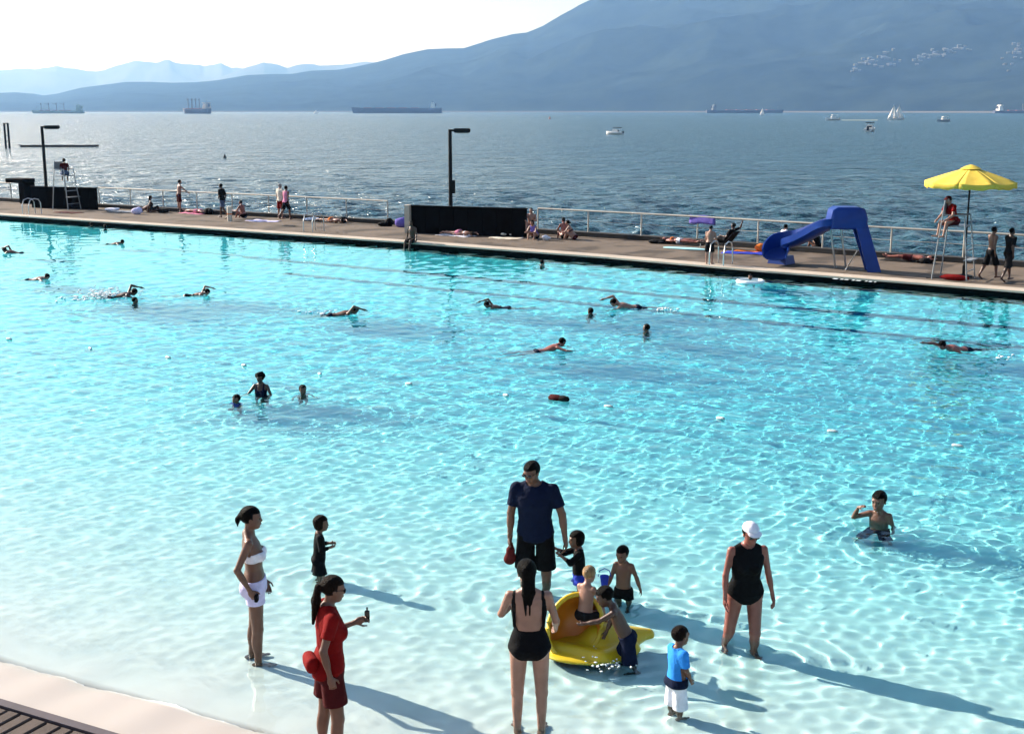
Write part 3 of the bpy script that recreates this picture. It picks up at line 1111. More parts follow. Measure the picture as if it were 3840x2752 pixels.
def garment(F_, what, h, **o):
    H = F_.H
    e = o.get('e', .006)
    if what == 'swimsuit':      # one piece; back = how far the back is cut, neck = front cut
        back, neck, sx0 = o.get('back', .12), o.get('neck', .235), o.get('sx', .053)
        pr = [p.grow(e) for p in sel(F_, 'torso', 'thigh')]
        for s_ in (1, -1):
            a = F_.P + F_.M @ v3(s_ * sx0 * H, .050 * H, .225 * H)
            t_ = F_.P + F_.M @ v3(s_ * sx0 * 1.05 * H, -.004 * H, .300 * H)
            b_ = F_.P + F_.M @ v3(s_ * sx0 * .95 * H, -.050 * H, (back + .03) * H)
            if o.get('straps', True):
                pr += [Cone(a, t_, .009 * H, .009 * H, 's', .004), Cone(t_, b_, .009 * H, .008 * H, 's', .004)]

        def clip(X, Y, Z):
            x, y, z = tl(F_, X, Y, Z)
            neck_ = neck * 1.06
            top = np.where(y > 0.0, neck_ - .3 * np.maximum(.06 - np.abs(x), 0) + 0 * x, back + 2.0 * np.maximum(np.abs(x) - o.get('scoop', .045), 0))
            strap = np.abs(np.abs(x) - sx0) - .013
            c1 = np.where(strap < 0, np.minimum(z - top, .02 * (z - .33) + 0 * z), z - top)
            leg = (-.056 + o.get('cut', 1.0) * np.maximum(np.abs(x) - .02, 0)) - z
            side = np.abs(x) - .115 * o.get('wide', 1)
            return np.maximum(np.maximum(c1, leg), side) * H
        return grow_mesh(what, pr, h, clip, wr=o.get('wr', .0 if h > .012 else (.011 if what in ('tshirt', 'shorts', 'skirt', 'swim_trunks', 'tank_top') else .0022)))
    if what == 'bikini_top':
        pr = [p.grow(e) for p in sel(F_, 'torso')]

        def clip(X, Y, Z):
            x, y, z = tl(F_, X, Y, Z)
            return np.maximum(np.maximum(z - (.222 - .12 * np.abs(x) * (y < 0)), o.get('low', .165) - z), 0 * z - .01) * H
        return grow_mesh(what, pr, h, clip, wr=o.get('wr', .0 if h > .012 else (.007 if what in ('tshirt', 'shorts', 'skirt', 'swim_trunks', 'tank_top') else .0022)))
    if what in ('shorts', 'skirt', 'swim_trunks', 'bikini_bottom'):
        ln = o.get('len', .55)
        fl = o.get('flare', .016)
        pr = [p.grow(e + .004) for p in sel(F_, 'torso')]
        for n_ in 'rl':
            hp, kn = F_.hips[n_], F_.knees[n_]
            r_ = .049 * F_.B['lr'] * H
            pr.append(Cone(hp, hp + (kn - hp) * ln, r_ + e + .006, r_ * .9 + e + fl, 'x', .03))
        top = o.get('top', .05)

        def clip(X, Y, Z):
            x, y, z = tl(F_, X, Y, Z)
            c = (z - top) * H
            # each leg is cut at its own hem: take the cut of the nearer thigh
            best, cut = None, None
            for n_ in 'rl':
                hp, kn = F_.hips[n_], F_.knees[n_]
                ab = kn - hp
                L2 = ab @ ab
                px, py, pz = X - hp[0], Y - hp[1], Z - hp[2]
                tt = (px * ab[0] + py * ab[1] + pz * ab[2]) / L2
                tc_ = np.clip(tt, 0, 1)
                dd = (px - tc_ * ab[0]) ** 2 + (py - tc_ * ab[1]) ** 2 + (pz - tc_ * ab[2]) ** 2
                q = (tt - ln) * math.sqrt(L2)
                if best is None:
                    best, cut = dd, q
                else:
                    cut = np.where(dd < best, q, cut)
            return np.maximum(c, cut)
        return grow_mesh(what, pr, h, clip, wr=o.get('wr', .0 if h > .012 else (.007 if what in ('tshirt', 'shorts', 'skirt', 'swim_trunks', 'tank_top') else .0022)))
    if what in ('tshirt', 'tank_top', 'rash_shirt', 'jacket'):
        sl = o.get('sleeve', .55)
        e = o.get('e', .014)
        pr = [p.grow(e) for p in sel(F_, 'torso')]
        for n_ in 'rl':
            a, b_ = F_.sh[n_], F_.el[n_]
            r_ = .029 * F_.B['ar'] * H
            if sl > 0:
                pr.append(Cone(a, a + (b_ - a) * min(sl, 1), r_ + e, r_ * .85 + e + .006, 'x', .03))
                if sl > 1:
                    pr.append(Cone(b_, b_ + (F_.wr[n_] - b_) * (sl - 1), r_ * .8 + e, r_ * .6 + e, 'x', .02))
        low = o.get('low', -.01)

        def clip(X, Y, Z):
            x, y, z = tl(F_, X, Y, Z)
            c = (low - z + 0 * x) * H
            nd_ = np.sqrt((X - F_.nb[0]) ** 2 + (Y - F_.nb[1]) ** 2 + (Z - F_.nb[2] - .024 * H) ** 2)
            c = np.maximum(c, (.050 * H * (.9 if F_.kind == 'f' else 1)) - nd_)
            if sl <= 0:
                c = np.maximum(c, (np.abs(x) - .085) * H)
            if 0 < sl <= 1:
                for n_ in 'rl':
                    a, b_ = F_.sh[n_], F_.el[n_]
                    ax_ = unit(b_ - a)
                    q = (X - a[0]) * ax_[0] + (Y - a[1]) * ax_[1] + (Z - a[2]) * ax_[2] - sl * np.linalg.norm(b_ - a)
                    px, py, pz = X - a[0], Y - a[1], Z - a[2]
                    rad = np.sqrt(np.maximum(px ** 2 + py ** 2 + pz ** 2 - (q + sl * np.linalg.norm(b_ - a)) ** 2, 0))
                    near = rad - .05 * H
                    outw = (.075 - np.abs(x)) * H
                    c = np.maximum(c, np.where((near < 0) & (outw < 0), q, -1))
            return c
        return grow_mesh(what, pr, h, clip, wr=o.get('wr', .0 if h > .012 else (.007 if what in ('tshirt', 'shorts', 'skirt', 'swim_trunks', 'tank_top') else .0022)))


def hair_mesh(F_, style, h):
    hh, HM, hc = F_.hh, F_.HM, F_.hc

    def hp(x, y, z):
        return hc + HM @ v3(x * hh, y * hh, z * hh)
    ge = {'short': .030, 'bob': .06, 'pony': .035, 'long': .05, 'bun': .035, 'curly': .12, 'crop': .02}[style]
    pr = [Ell(hp(0, -.075, .125), v3(.345 + ge, .43 + ge, .385 + ge) * hh, HM, 'x', .02)]
    low = -.22
    if style == 'bob':
        pr += [Ell(hp(0, -.16, -.12), v3(.38, .34, .36) * hh, HM, 'x', .02)]
        low = -.42
    if style in ('pony', 'bun'):
        pr += [Ell(hp(0, -.50, .05), v3(.11, .12, .11) * hh, HM, 'x', .03)]
    if style == 'pony':
        d_ = F_.M @ v3(0, -.12, -1)
        a = hp(0, -.62, .05)
        pr += [Cone(a, a + d_ * .55 * hh, .12 * hh, .18 * hh, 'x', .02), Cone(a + d_ * .55 * hh, a + d_ * 1.45 * hh, .18 * hh, .06 * hh, 'x', .02)]
    if style == 'bun':
        a = hp(0, -.60, -.10)
        pr += [Ell(a, v3(.13, .11, .17) * hh, HM, 'x', .01), Cone(a, a + v3(0, -.02, -.5) * hh * .6, .08 * hh, .03 * hh, 'x', .02)]
    if style == 'long':
        d_ = F_.M @ v3(0, -.10, -1)
        for q in (-.13, -.045, .045, .13):
            a = hp(q, -.33, -.02)
            m_ = a + d_ * hh * .75 + F_.M @ v3(q * .25 * hh, -.05 * hh, 0)
            pr += [Cone(a, m_, .14 * hh, .105 * hh, 'x', .02), Cone(m_, m_ + d_ * hh * (.62 + .25 * math.sin(q * 40)) + F_.M @ v3(-q * .35 * hh, -.02, 0), .105 * hh, .03 * hh, 'x', .02)]
        low = -9
    if style == 'curly':
        r_ = np.random.default_rng(3)
        for q in range(26):
            a = r_.normal(size=3)
            a[2] = abs(a[2]) * .9 - .25
            a = unit(a)
            if a[1] > .55 and a[2] < .3:
                continue
            pr.append(Ell(hp(a[0] * .46, -.08 + a[1] * .5, .13 + a[2] * .47), v3(.13, .13, .13) * hh, HM, 'x', .015))
        low = -.3

    def clip(X, Y, Z):
        x, y, z = hlc(F_, X, Y, Z)
        face = np.minimum(y - (.10 - .25 * np.maximum(np.abs(x) - .2, 0)), (.235 + .0 * x) - z)
        c = np.maximum(face, np.where(y > -.55, low - z, -1))
        if style in ('long', 'pony', 'bun'):
            c = np.maximum(face, np.where((y > -.30) & (np.abs(x) < .5), -.25 - z, -1)) if style != 'long' else face
        return c * hh
    return grow_mesh('hair', pr, h, clip)


def ball(r, n=10):
    m = MB()
    m.lathe([(math.sin(math.pi * (i + .02) / (n + .04)) * r, -math.cos(math.pi * (i + .02) / (n + .04)) * r) for i in range(n + 1)], n=12)
    return m


SKIN = {
    'fair': mat('skin_fair', (0.30, 0.155, 0.11), 0.42, 0.16, 7, 0.12, 90, spec=0.4),
    'tan': mat('skin_tan', (0.14, 0.064, 0.041), 0.42, 0.16, 7, 0.12, 90, spec=0.4),
    'brown': mat('skin_brown', (0.075, 0.035, 0.024), 0.42, 0.16, 7, 0.12, 90, spec=0.4),
    'red': mat('skin_sunburnt', (0.25, 0.082, 0.06), 0.42, 0.16, 7, 0.12, 90, spec=0.4),
}
HAIR = {
    'black': mat('hair_black', (0.003, 0.0022, 0.002), 0.55, 0.55, 70, 0.8, 130, spec=0.06),
    'brown': mat('hair_brown', (0.012, 0.006, 0.004), 0.55, 0.55, 70, 0.8, 130, spec=0.06),
    'blond': mat('hair_blond', (0.36, 0.20, 0.08), 0.5, 0.55, 70, 0.8, 130, spec=0.4),
    'grey': mat('hair_grey', (0.3, 0.28, 0.27), 0.5, 0.55, 70, 0.8, 130, spec=0.4),
}


for m_ in HAIR.values():        # strands: stretched relief and colour
    t = m_.node_tree
    tcs = t.nodes['Texture Coordinate']
    mp = t.nodes.new('ShaderNodeMapping')
    mp.inputs['Scale'].default_value = (1.0, 1.0, 0.10)
    t.links.new(tcs.outputs['Object'], mp.inputs['Vector'])
    for nd_ in t.nodes:
        if nd_.type == 'TEX_NOISE':
            t.links.new(mp.outputs[0], nd_.inputs['Vector'])
        if nd_.type == 'BUMP':
            nd_.inputs['Strength'].default_value = 1.0
            nd_.inputs['Distance'].default_value = 0.04


def cloth(name, col, rough=0.85):
    return mat('cloth_' + name, col, rough, 0.14, 14, 0.25, 60, spec=0.12)


CL = {
    'black': cloth('black', (0.0035, 0.0035, 0.0045)), 'navy': cloth('navy', (0.004, 0.008, 0.028)), 'white': cloth('white', (0.74, 0.72, 0.78)), 'lavender': cloth('lavender', (0.60, 0.56, 0.78)),
    'red': cloth('red', (0.17, 0.003, 0.003)), 'darkred': cloth('darkred', (0.055, 0.005, 0.006)), 'blue': cloth('blue', (0.03, 0.24, 0.70)), 'royal': cloth('royal', (0.02, 0.04, 0.34)),
    'slate': cloth('slate', (0.07, 0.09, 0.15)), 'pink': cloth('pink', (0.62, 0.22, 0.33)), 'orange': cloth('orange', (0.62, 0.16, 0.03)), 'grey': cloth('grey', (0.22, 0.24, 0.27)),
    'purple': cloth('purple', (0.16, 0.12, 0.42)), 'cream': cloth('cream', (0.62, 0.55, 0.45)), 'teal': cloth('teal', (0.03, 0.30, 0.36)), 'charcoal': cloth('charcoal', (0.010, 0.009, 0.010)),
}
M_EYE = mat('eye', (0.02, 0.015, 0.012), 0.2, 0.1, 5)
M_LIP = mat('lips', (0.33, 0.11, 0.10), 0.5, 0.1, 20)
M_LENS = mat('dark_lens', (0.006, 0.006, 0.008), 0.1, 0.1, 5)


def person(label, loc, yaw, H, kind, pose, wear=(), hair=('short', 'black'), skin='tan', vox=0.0068, rx=0.0, group=None, cat='person', cap=None, glasses=False, sink=0.0, ry=0.0):
    """one body mesh; hair and clothing are its children"""
    fine = vox < 0.012
    F_ = skeleton(H, kind, pose, fine)
    body = link('person', grow_mesh('person', F_.pr, vox), SKIN[skin], None, label, cat, group)
    body.location = (loc[0], loc[1], loc[2] - sink)
    body.rotation_euler = (R(rx), R(ry), R(yaw))
    if hair:
        m_ = hair_mesh(F_, hair[0], vox)
        if m_:
            link('hair', m_, HAIR[hair[1]], body)
    for g_ in wear:
        what, colr = g_[0], g_[1]
        o = g_[2] if len(g_) > 2 else {}
        m_ = garment(F_, what, vox, **o)
        if m_:
            link(what, m_, CL[colr], body)
    hh, HM, hc = F_.hh, F_.HM, F_.hc

    def hpt(x, y, z):
        return Vector(hc + HM @ v3(x * hh, y * hh, z * hh))
    if fine and not glasses:
        for s_ in (1, -1):
            e_ = ball(.042 * hh, 8).build('eye', M_EYE, body, smooth=True)
            e_.location = hpt(s_ * .145, .335, .0)
    if fine:
        l_ = grow_mesh('mouth', [Ell(hc + HM @ v3(0, .395 * hh, -.262 * hh), v3(.095, .048, .030) * hh, HM, 'x', .002)], .0045)
        if l_:
            link('mouth', l_, M_LIP, body)
    if glasses:
        pr = [Ell(hc + HM @ v3(s_ * .15 * hh, .40 * hh, .01 * hh), v3(.13, .05, .085) * hh, HM, 'x', .01) for s_ in (1, -1)]
        pr += [Cone(hc + HM @ v3(s_ * .27 * hh, .33 * hh, .04 * hh), hc + HM @ v3(s_ * .37 * hh, -.05 * hh, .03 * hh), .016 * hh, .014 * hh, 'x', .01) for s_ in (1, -1)]
        pr += [Cone(hc + HM @ v3(-.1 * hh, .42 * hh, .04 * hh), hc + HM @ v3(.1 * hh, .42 * hh, .04 * hh), .02 * hh, .02 * hh, 'x', .01)]
        link('sunglasses', grow_mesh('sunglasses', pr, max(.004, vox * .7)), M_LENS, body)
    if cap:
        style, colr = cap
        pr = []
        if style in ('cap', 'hat'):
            pr.append(Ell(hc + HM @ v3(0, -.06 * hh, .17 * hh), v3(.40, .48, .40) * hh, HM, 'x', .01))

        def cclip(X, Y, Z):
            x, y, z = hlc(F_, X, Y, Z)
            return (.20 - z) * hh + 0 * x
        if pr:
            crown = link('cap', grow_mesh('cap', pr, vox, cclip), CL[colr], body)
        tilt = HM @ rotx(-R(14))
        rb = .66 if style == 'hat' else .27
        bc = hc + HM @ v3(0, (.37 if style != 'hat' else -.05) * hh, .22 * hh)
        pr = [Ell(bc, v3(.36 if style != 'hat' else .62, rb, .05) * hh, tilt if style != 'hat' else HM, 'x', .01)]
        link('brim', grow_mesh('brim', pr, min(vox, .012)), CL[colr], body)
        if style == 'visor':
            prb = [Ell(hc + HM @ v3(0, -.06 * hh, .15 * hh), v3(.40, .48, .44) * hh, HM, 'x', .01)]

            def vclip(X, Y, Z):
                x, y, z = hlc(F_, X, Y, Z)
                return np.maximum((.13 - z) * hh, (z - .27) * hh) + 0 * x
            link('headband', grow_mesh('headband', prb, vox, vclip), CL[colr], body)
    receiver(body)
    body['_dummy'] = 0
    del body['_dummy']
    Mw = Matrix.Translation(body.location) @ body.rotation_euler.to_matrix().to_4x4()
    F_.world = lambda p: Mw @ Vector(p)
    return body, F_

# ------------------------------------------------------------------ people in the shallows


def wade(dx, dyw, dyt):
    """a wading person: waterline spot and top of the head in the photograph -> floor point, height"""
    p = at(dx, dyw, 0.0)
    d_ = depth(p)
    top = dep(dx, dyt, p.y).z
    return Vector((p.x, p.y, -d_)), top + d_


V_F = 0.0068

# woman in white shorts, seen from the side
p, H = wade(572, 1452, 1122)
p1, f1 = person('woman in white bikini top and white shorts standing in the shallows, seen from the side', p, -82, H, 'f',
                dict(lean=-3, tr=(.02, .03, -1), sr=(0, -.02, -1), tl=(.02, -.07, -1), sl=(0, -.12, -1), ur=(.18, -.42, -.9), ar=(-.10, .42, -.85), cr=60,
                     ul=(.10, .12, -1), al=(-.22, .32, -.85), hpitch=4, wide=1.0, side=3, hroll=-4),
                [('bikini_top', 'white'), ('shorts', 'lavender', dict(len=.34, flare=.012, top=.055))], ('bun', 'black'), 'tan', V_F)
MB().box((0, 0, 0), (0.035, 0.105, 0.085), bev=.01).build('pouch', CL['black'], None, label='small black pouch in the hand of the woman in white shorts', cat='pouch', loc=f1.world(f1.palm['r'] + v3(.0, .03, -.01)))

# small child in a black swimsuit
p, H = wade(706, 1262, 1143)
person('small child in dark long-sleeved swimsuit with arms folded, wading behind the lifeguard', p, -75, H, 'c',
       dict(lean=4, ur=(.15, .1, -1), ar=(-.5, .9, .05), ul=(.15, .2, -1), al=(-.5, .8, .15), hpitch=2),
       [('rash_shirt', 'black', dict(sleeve=1.55, e=.008, low=.0)), ('skirt', 'black', dict(len=.85, flare=.045, top=.04))], ('bob', 'brown'), 'tan', V_F)

# lifeguard on foot in red and black
p = at(735, 1690, 0.0)
p.z = -depth(p)
H = dep(735, 1279, p.y).z - p.z
lg, fl = person('lifeguard in red shirt and dark shorts with long ponytail and waist pack, nearest person', p, -70, H, 'f',
                dict(lean=2, tr=(.06, .10, -1), sr=(.02, -.03, -1), tl=(.06, -.05, -1), sl=(.02, -.12, -1), ur=(.18, -.36, -.94), ar=(.0, .22, -1), cr=50,
                     ul=(.10, .10, -1), al=(-.15, .88, .30), cl=55, hpitch=10, wide=1.08),
                [('tshirt', 'red', dict(sleeve=.62, e=.016, low=-.03)), ('shorts', 'darkred', dict(len=.66, flare=.026, top=.03))], ('pony', 'brown'), 'tan', V_F, glasses=True)
pk = grow_mesh('waist_pack', [Cone(fl.P + v3(sx, -.150 - dy, .085 + dz), fl.P + v3(sx + .001, -.150 - dy, .0851 + dz), .034, .034, 'x', .03) for sx in (-.06, -.02, .02, .06, .10) for dy in (0, .03) for dz in (-.03, 0, .03)], .007)
wp = link('waist_pack', pk, CL['red'], None, 'red waist pack strapped behind the lifeguard on foot', 'waist pack')
wp.location, wp.rotation_euler = lg.location, lg.rotation_euler
link('buckle', grow_mesh('buckle', [Ell(fl.P + v3(.02, -.212, .085), v3(.045, .012, .030), None, 'x', .01)], .006), CL['darkred'], wp)
hb_ = grow_mesh('belt', [Trunk(fl.P, fl.M, [(.045, .128, .098, -.004), (.075, .122, .094, -.004)], 'x', .01, .022)], .008)
link('belt', hb_, CL['black'], wp)
MB().box((0, 0, 0), (0.045, 0.028, 0.11), bev=.006).tube([(0, 0, .05), (0, 0, .085)], .008).build('radio', M_LENS, None, label='dark hand radio held up by the lifeguard on foot', cat='radio', loc=fl.world(fl.palm['l'] + v3(.0, .03, .03)))

# man in a navy t-shirt
p, H = wade(1185, 1284, 1018)
man, fm_ = person('tall man in navy t-shirt and dark shorts holding a child by the hand', p, 168, H, 'm',
                  dict(lean=5, side=0.5, ur=(.20, .0, -1), ar=(.02, .10, -1), ul=(.38, .04, -1), al=(.16, .14, -1), hyaw=-24, hpitch=16, tr=(.03, .06, -1), wide=1.14, armw=1.1, cr=45, cl=50),
                  [('tshirt', 'navy', dict(sleeve=.68, e=.018, low=-.035)), ('shorts', 'black', dict(len=.86, flare=.034, top=.02))], ('short', 'black'), 'tan', V_F, glasses=True)
tw = grow_mesh('bag', [Ell(fm_.palm['r'] + v3(.01, .01, -.13), v3(.06, .05, .10), None, 'x', .05), Ell(fm_.palm['r'] + v3(.03, .0, -.19), v3(.07, .05, .06), None, 'x', .05), Cone(fm_.palm['r'] + v3(0, 0, .02), fm_.palm['r'] + v3(.01, .01, -.05), .02, .05, 'x', .03)], .008)
bag = link('bag', tw, mat('cloth_maroon', (0.09, 0.012, 0.012), .85, .2, 14, .3, 60, spec=.1), None, 'dark red cloth bag hanging from the hand of the tall man', 'bag')
bag.location, bag.rotation_euler = man.location, man.rotation_euler

# woman in a black swimsuit seen from behind
p = at(1172, 1606, 0.0)
p.z = -depth(p)
H = dep(1172, 1243, p.y).z - p.z
person('woman in black one-piece swimsuit with long dark hair, seen from behind', p, -3, H, 'f',
       dict(lean=-2, tr=(.035, .0, -1), sr=(.0, -.03, -1), tl=(.035, .02, -1), sl=(.0, -.03, -1), ur=(.26, .22, -.95), ar=(-.02, .85, -.62), ul=(.30, .48, -.85), al=(-.50, .75, .25), hpitch=8, hyaw=14, hroll=-4, side=-1, wide=1.08, legw=1.0),
       [('swimsuit', 'black', dict(back=.115, neck=.225, e=.006, sx=.080, scoop=.055, cut=.62))], ('long', 'black'), 'fair', V_F)

# girl holding the man's hand
p, H = wade(1284, 1284, 1176)
girl, fg = person('girl with dark bobbed hair in black top reaching up to the tall man', p, 98, H, 'c',
                  dict(lean=4, ur=(.10, .82, -.30), ar=(-.10, .85, .48), ul=(.15, .70, -.55), al=(-.22, .80, .62), hpitch=4),
                  [('rash_shirt', 'black', dict(sleeve=1.45, e=.008, low=.03)), ('skirt', 'royal', dict(len=.46, flare=.045, top=.05))], ('bob', 'black'), 'tan', V_F)

# boy standing with his arm hanging
p, H = wade(1380, 1316, 1206)
b7, f7 = person('bare-chested boy in dark trunks facing the float, one arm hanging', p, 158, H, 'c',
                dict(lean=2, ul=(.42, -.05, -1), al=(.34, -.02, -1), ur=(.22, .35, -.9), ar=(.10, .60, -.55), hyaw=-14, hpitch=12),
                [('swim_trunks', 'black', dict(len=.55, flare=.02, top=.045))], ('short', 'black'), 'tan', V_F)
bk = grow_mesh('bucket', [Cone(v3(0, 0, 0), v3(0, 0, .11), (.040), .056, 'x', .01)], .008, lambda X, Y, Z: np.maximum(Z - .11, -np.sqrt(X ** 2 + Y ** 2) * 0 - 1) + 0 * X + 0 * Y)
bkt = link('toy_bucket', bk, CL['royal'], None, 'blue toy bucket beside the bare-chested boy in dark trunks', 'bucket', loc=dep(1338, 1292, at(1338, 1330, 0).y))
MB().tube([(-.075, 0, .10), (-.06, 0, .17), (0, 0, .20), (.06, 0, .17), (.075, 0, .10)], .006).build('handle', CL['royal'], bkt, smooth=True)

# the yellow float with its orange seat shell
M_YEL = mat('yellow_plastic', (0.62, 0.42, 0.015), 0.32, 0.06, 4, 0.05, 20)
M_ORA = mat('orange_plastic', (0.66, 0.20, 0.015), 0.35, 0.06, 4, 0.05, 20)
tc_ = at(1316, 1432, 0.0)
toy = empty('pool_float', (tc_.x, tc_.y, -0.04), 0, 'yellow and orange inflatable float with a seat shell, children around it', 'float')
base = [Ell(v3(-.06, .02, .02), v3(.56, .44, .085), None, 'x', .05), Cone(v3(.10, .14, .05), v3(.62, .30, .06), .22, .07, 'x', .12), Cone(v3(-.45, -.02, .03), v3(.05, -.28, .03), .10, .09, 'x', .05),
        Cone(v3(.05, -.28, .03), v3(.40, -.02, .04), .09, .09, 'x', .05)]
link('base', grow_mesh('base', base, .010), M_YEL, toy)
cc_ = v3(-.22, -.02, .29)
axn = unit(v3(.16, -.90, .40))
axu = unit(v3(.42, .30, .86) - axn * (v3(.42, .30, .86) @ axn))
axs = np.cross(axu, axn)
SM = np.stack([axs, axn, axu], 1)
shell = [Ell(cc_, v3(.30, .34, .37), SM, 'x', .01), Ell(cc_ + axn * .03, v3(.265, .32, .335), SM, 'x', .01, sub=True)]
link('seat_shell', grow_mesh('seat_shell', shell, .010, lambda X, Y, Z: ((X - cc_[0]) * axn[0] + (Y - cc_[1]) * axn[1] + (Z - cc_[2]) * axn[2]) - .02), M_ORA, toy)
rim = [cc_ + axs * .29 * math.cos(a) + axu * .36 * math.sin(a) + axn * .02 for a in np.linspace(0, 2 * math.pi, 33)]
MB().tube(rim, .028, 10).build('rim', M_YEL, toy, smooth=True)
receiver(toy)

# blond boy sitting in the shell
pz = Vector((tc_.x - .11, tc_.y + .05, -.04))
person('blond bare-backed boy sitting in the orange seat shell', pz, -38, 1.0, 'c',
       dict(pz=.40, lean=8, tr=(.15, .95, .10), sr=(.0, .55, -.9), tl=(.2, .95, .15), sl=(0, .5, -.9), ur=(.35, .45, -.8), ar=(-.1, .8, -.2), ul=(.3, .5, -.8), al=(-.1, .8, -.2), hpitch=10),
       [('swim_trunks', 'charcoal', dict(len=.55, flare=.015, top=.045))], ('short', 'blond'), 'fair', V_F)

# boy in navy shorts leaning on the float
p = at(1390, 1456, 0.0)
p.z = -depth(p)
person('boy in navy shorts leaning over to grip the rim of the yellow float', p, 82, 1.16, 'c',
       dict(lean=28, tr=(.10, .30, -1), sr=(.05, -.20, -1), tl=(.10, -.10, -1), sl=(.05, -.30, -1), ur=(.14, .15, -1), ar=(.0, .35, -.9), ul=(.12, .80, -.48), al=(-.05, .9, -.22), hpitch=18),
       [('swim_trunks', 'navy', dict(len=1.05, flare=.03, top=.05))], ('short', 'black'), 'brown', V_F)

# woman with the white cap
p, H = wade(1645, 1412, 1152)
person('woman in black swimsuit, white cap and sunglasses walking through the shallows', p, 186, H, 'f',
       dict(lean=5, tr=(.10, -.10, -1), sr=(.06, -.28, -1), tl=(.02, .14, -1), sl=(.0, .0, -1), ur=(.20, .04, -1), ar=(.02, .10, -1), ul=(.24, -.08, -1), al=(.20, .12, -1), hpitch=13, hyaw=10, wide=1.16, legw=1.08, cl=35),
       [('swimsuit', 'black', dict(back=.24, neck=.262, e=.007, wide=1.2, cut=.75)), ('tank_top', 'black', dict(sleeve=0, e=.009, low=.10))], ('short', 'brown'), 'red', V_F, cap=('cap', 'white'), glasses=True)

# toddler in a blue shirt
p = at(1496, 1566, 0.0)
p.z = -depth(p)
H = dep(1497, 1388, p.y).z - p.z
person('toddler in bright blue shirt and white shorts watching the float', p, -62, H, 'c',
       dict(lean=2, ur=(.12, .10, -1), ar=(-.12, .5, -.85), ul=(.12, .15, -1), al=(-.15, .5, -.8), hpitch=2, wide=1.08),
       [('tshirt', 'blue', dict(sleeve=.8, e=.012, low=.005)), ('shorts', 'white', dict(len=1.05, flare=.02, top=.035)), ('bikini_bottom', 'navy', dict(len=.05, top=.055, e=.017, flare=.006))], ('short', 'brown'), 'tan', V_F)

# boy with a hand at his face
p = at(1946, 1154, 0.0)
p.z = -depth(p)
top_ = dep(1946, 1072, p.y).z
person('bare-chested boy in waist-deep water raising one hand to his face', p, 150, 1.50, 'c',
       dict(pz=top_ - p.z - .545 * 1.5 - .08, lean=2, tr=(.35, .75, -.55), sr=(.1, -.5, -.7), tl=(.25, .6, -.6), sl=(0, -.6, -.7), ur=(.86, .20, -.32), ar=(-.42, .35, .95), hr=(-.75, .3, .45), ul=(.30, -.05, -1), al=(.10, .5, -.8), hyaw=-10, hpitch=6),
       [('swim_trunks', 'navy', dict(len=.9, flare=.02, top=.045))], ('short', 'black'), 'tan', V_F)

# ------------------------------------------------------------------ people farther out in the pool
V_M = 0.014
p, H = wade(578, 868, 822)
p.z -= .04
person('curly-haired woman in dark swimsuit standing chest-deep in the pool', p, 165, H, 'f', dict(ur=(.45, .5, -.75), ar=(.1, .9, -.2), ul=(.55, .4, -.75), al=(.2, .9, -.2), hpitch=6),
       [('swimsuit', 'navy', dict(back=.2, neck=.24))], ('curly', 'black'), 'brown', V_M)


def bather(label, dx, dy, yaw, H=1.2, hairc='black', skin='tan', drop=.0, kind='c', hs='short', wear=(), pitch=0):
    """a bather with only the head out: head centre at the spot in the photograph"""
    drop -= .085
    p = at(dx, dy, .10 + drop)
    B = BUILD[kind]
    return person(label, Vector((p.x, p.y, .10 + drop - H * (1 - B['hh'] * .5))), yaw, H, kind, dict(ur=(.5, .5, -.7), ar=(.3, .9, -.3), ul=(.5, .5, -.7), al=(.3, .9, -.3), tr=(.1, .4, -.8), sr=(0, -.7, -.6), pz=None, hpitch=pitch),
                  wear, (hs, hairc), skin, V_M if dy > 800 else .022)


def prone(label, dx, dy, yaw, H=1.7, kind='m', arms='crawl', hair=('short', 'black'), skin='tan', wear=(), dz=-.02, tilt=-86, vox=.022, hpitch=-30):
    """a swimmer lying on the water: head at the spot in the photograph, swimming towards yaw"""
    p = at(dx, dy, .05)
    hd_ = Vector((-math.sin(R(yaw)), math.cos(R(yaw)), 0))
    tilt = max(tilt, -81) if tilt < -76 else tilt
    base = p - hd_ * H * .92 * math.sin(R(-tilt))
    dz = dz * .5 + .00 - H * .92 * math.cos(R(tilt))
    A = dict(crawl=dict(ur=(.35, -.62, .62), ar=(.1, .50, 1.0), ul=(.1, .5, .5), al=(.0, .6, .4)), crawl_l=dict(ul=(.45, -.70, .40), al=(.1, .45, 1.0), ur=(.1, .5, .5), ar=(.0, .6, .4)),
             breast=dict(ur=(.7, .35, .5), ar=(-.1, .4, .9), ul=(.7, .35, .5), al=(-.1, .4, .9)), reach=dict(ur=(.15, -.15, 1), ar=(.0, .05, 1), ul=(.5, .3, -.5), al=(.2, .3, -.7)))[arms]
    ps = dict(A, tr=(.05, .06, -1), sr=(.02, -.06, -1), tl=(.05, -.08, -1), sl=(.02, -.1, -1), fr=(.1, .3, -1), fl=(.1, .3, -1), hpitch=hpitch, lean=-4)
    return person(label, Vector((base.x, base.y, dz)), yaw, H, kind, ps, wear, hair, skin, vox, rx=tilt)


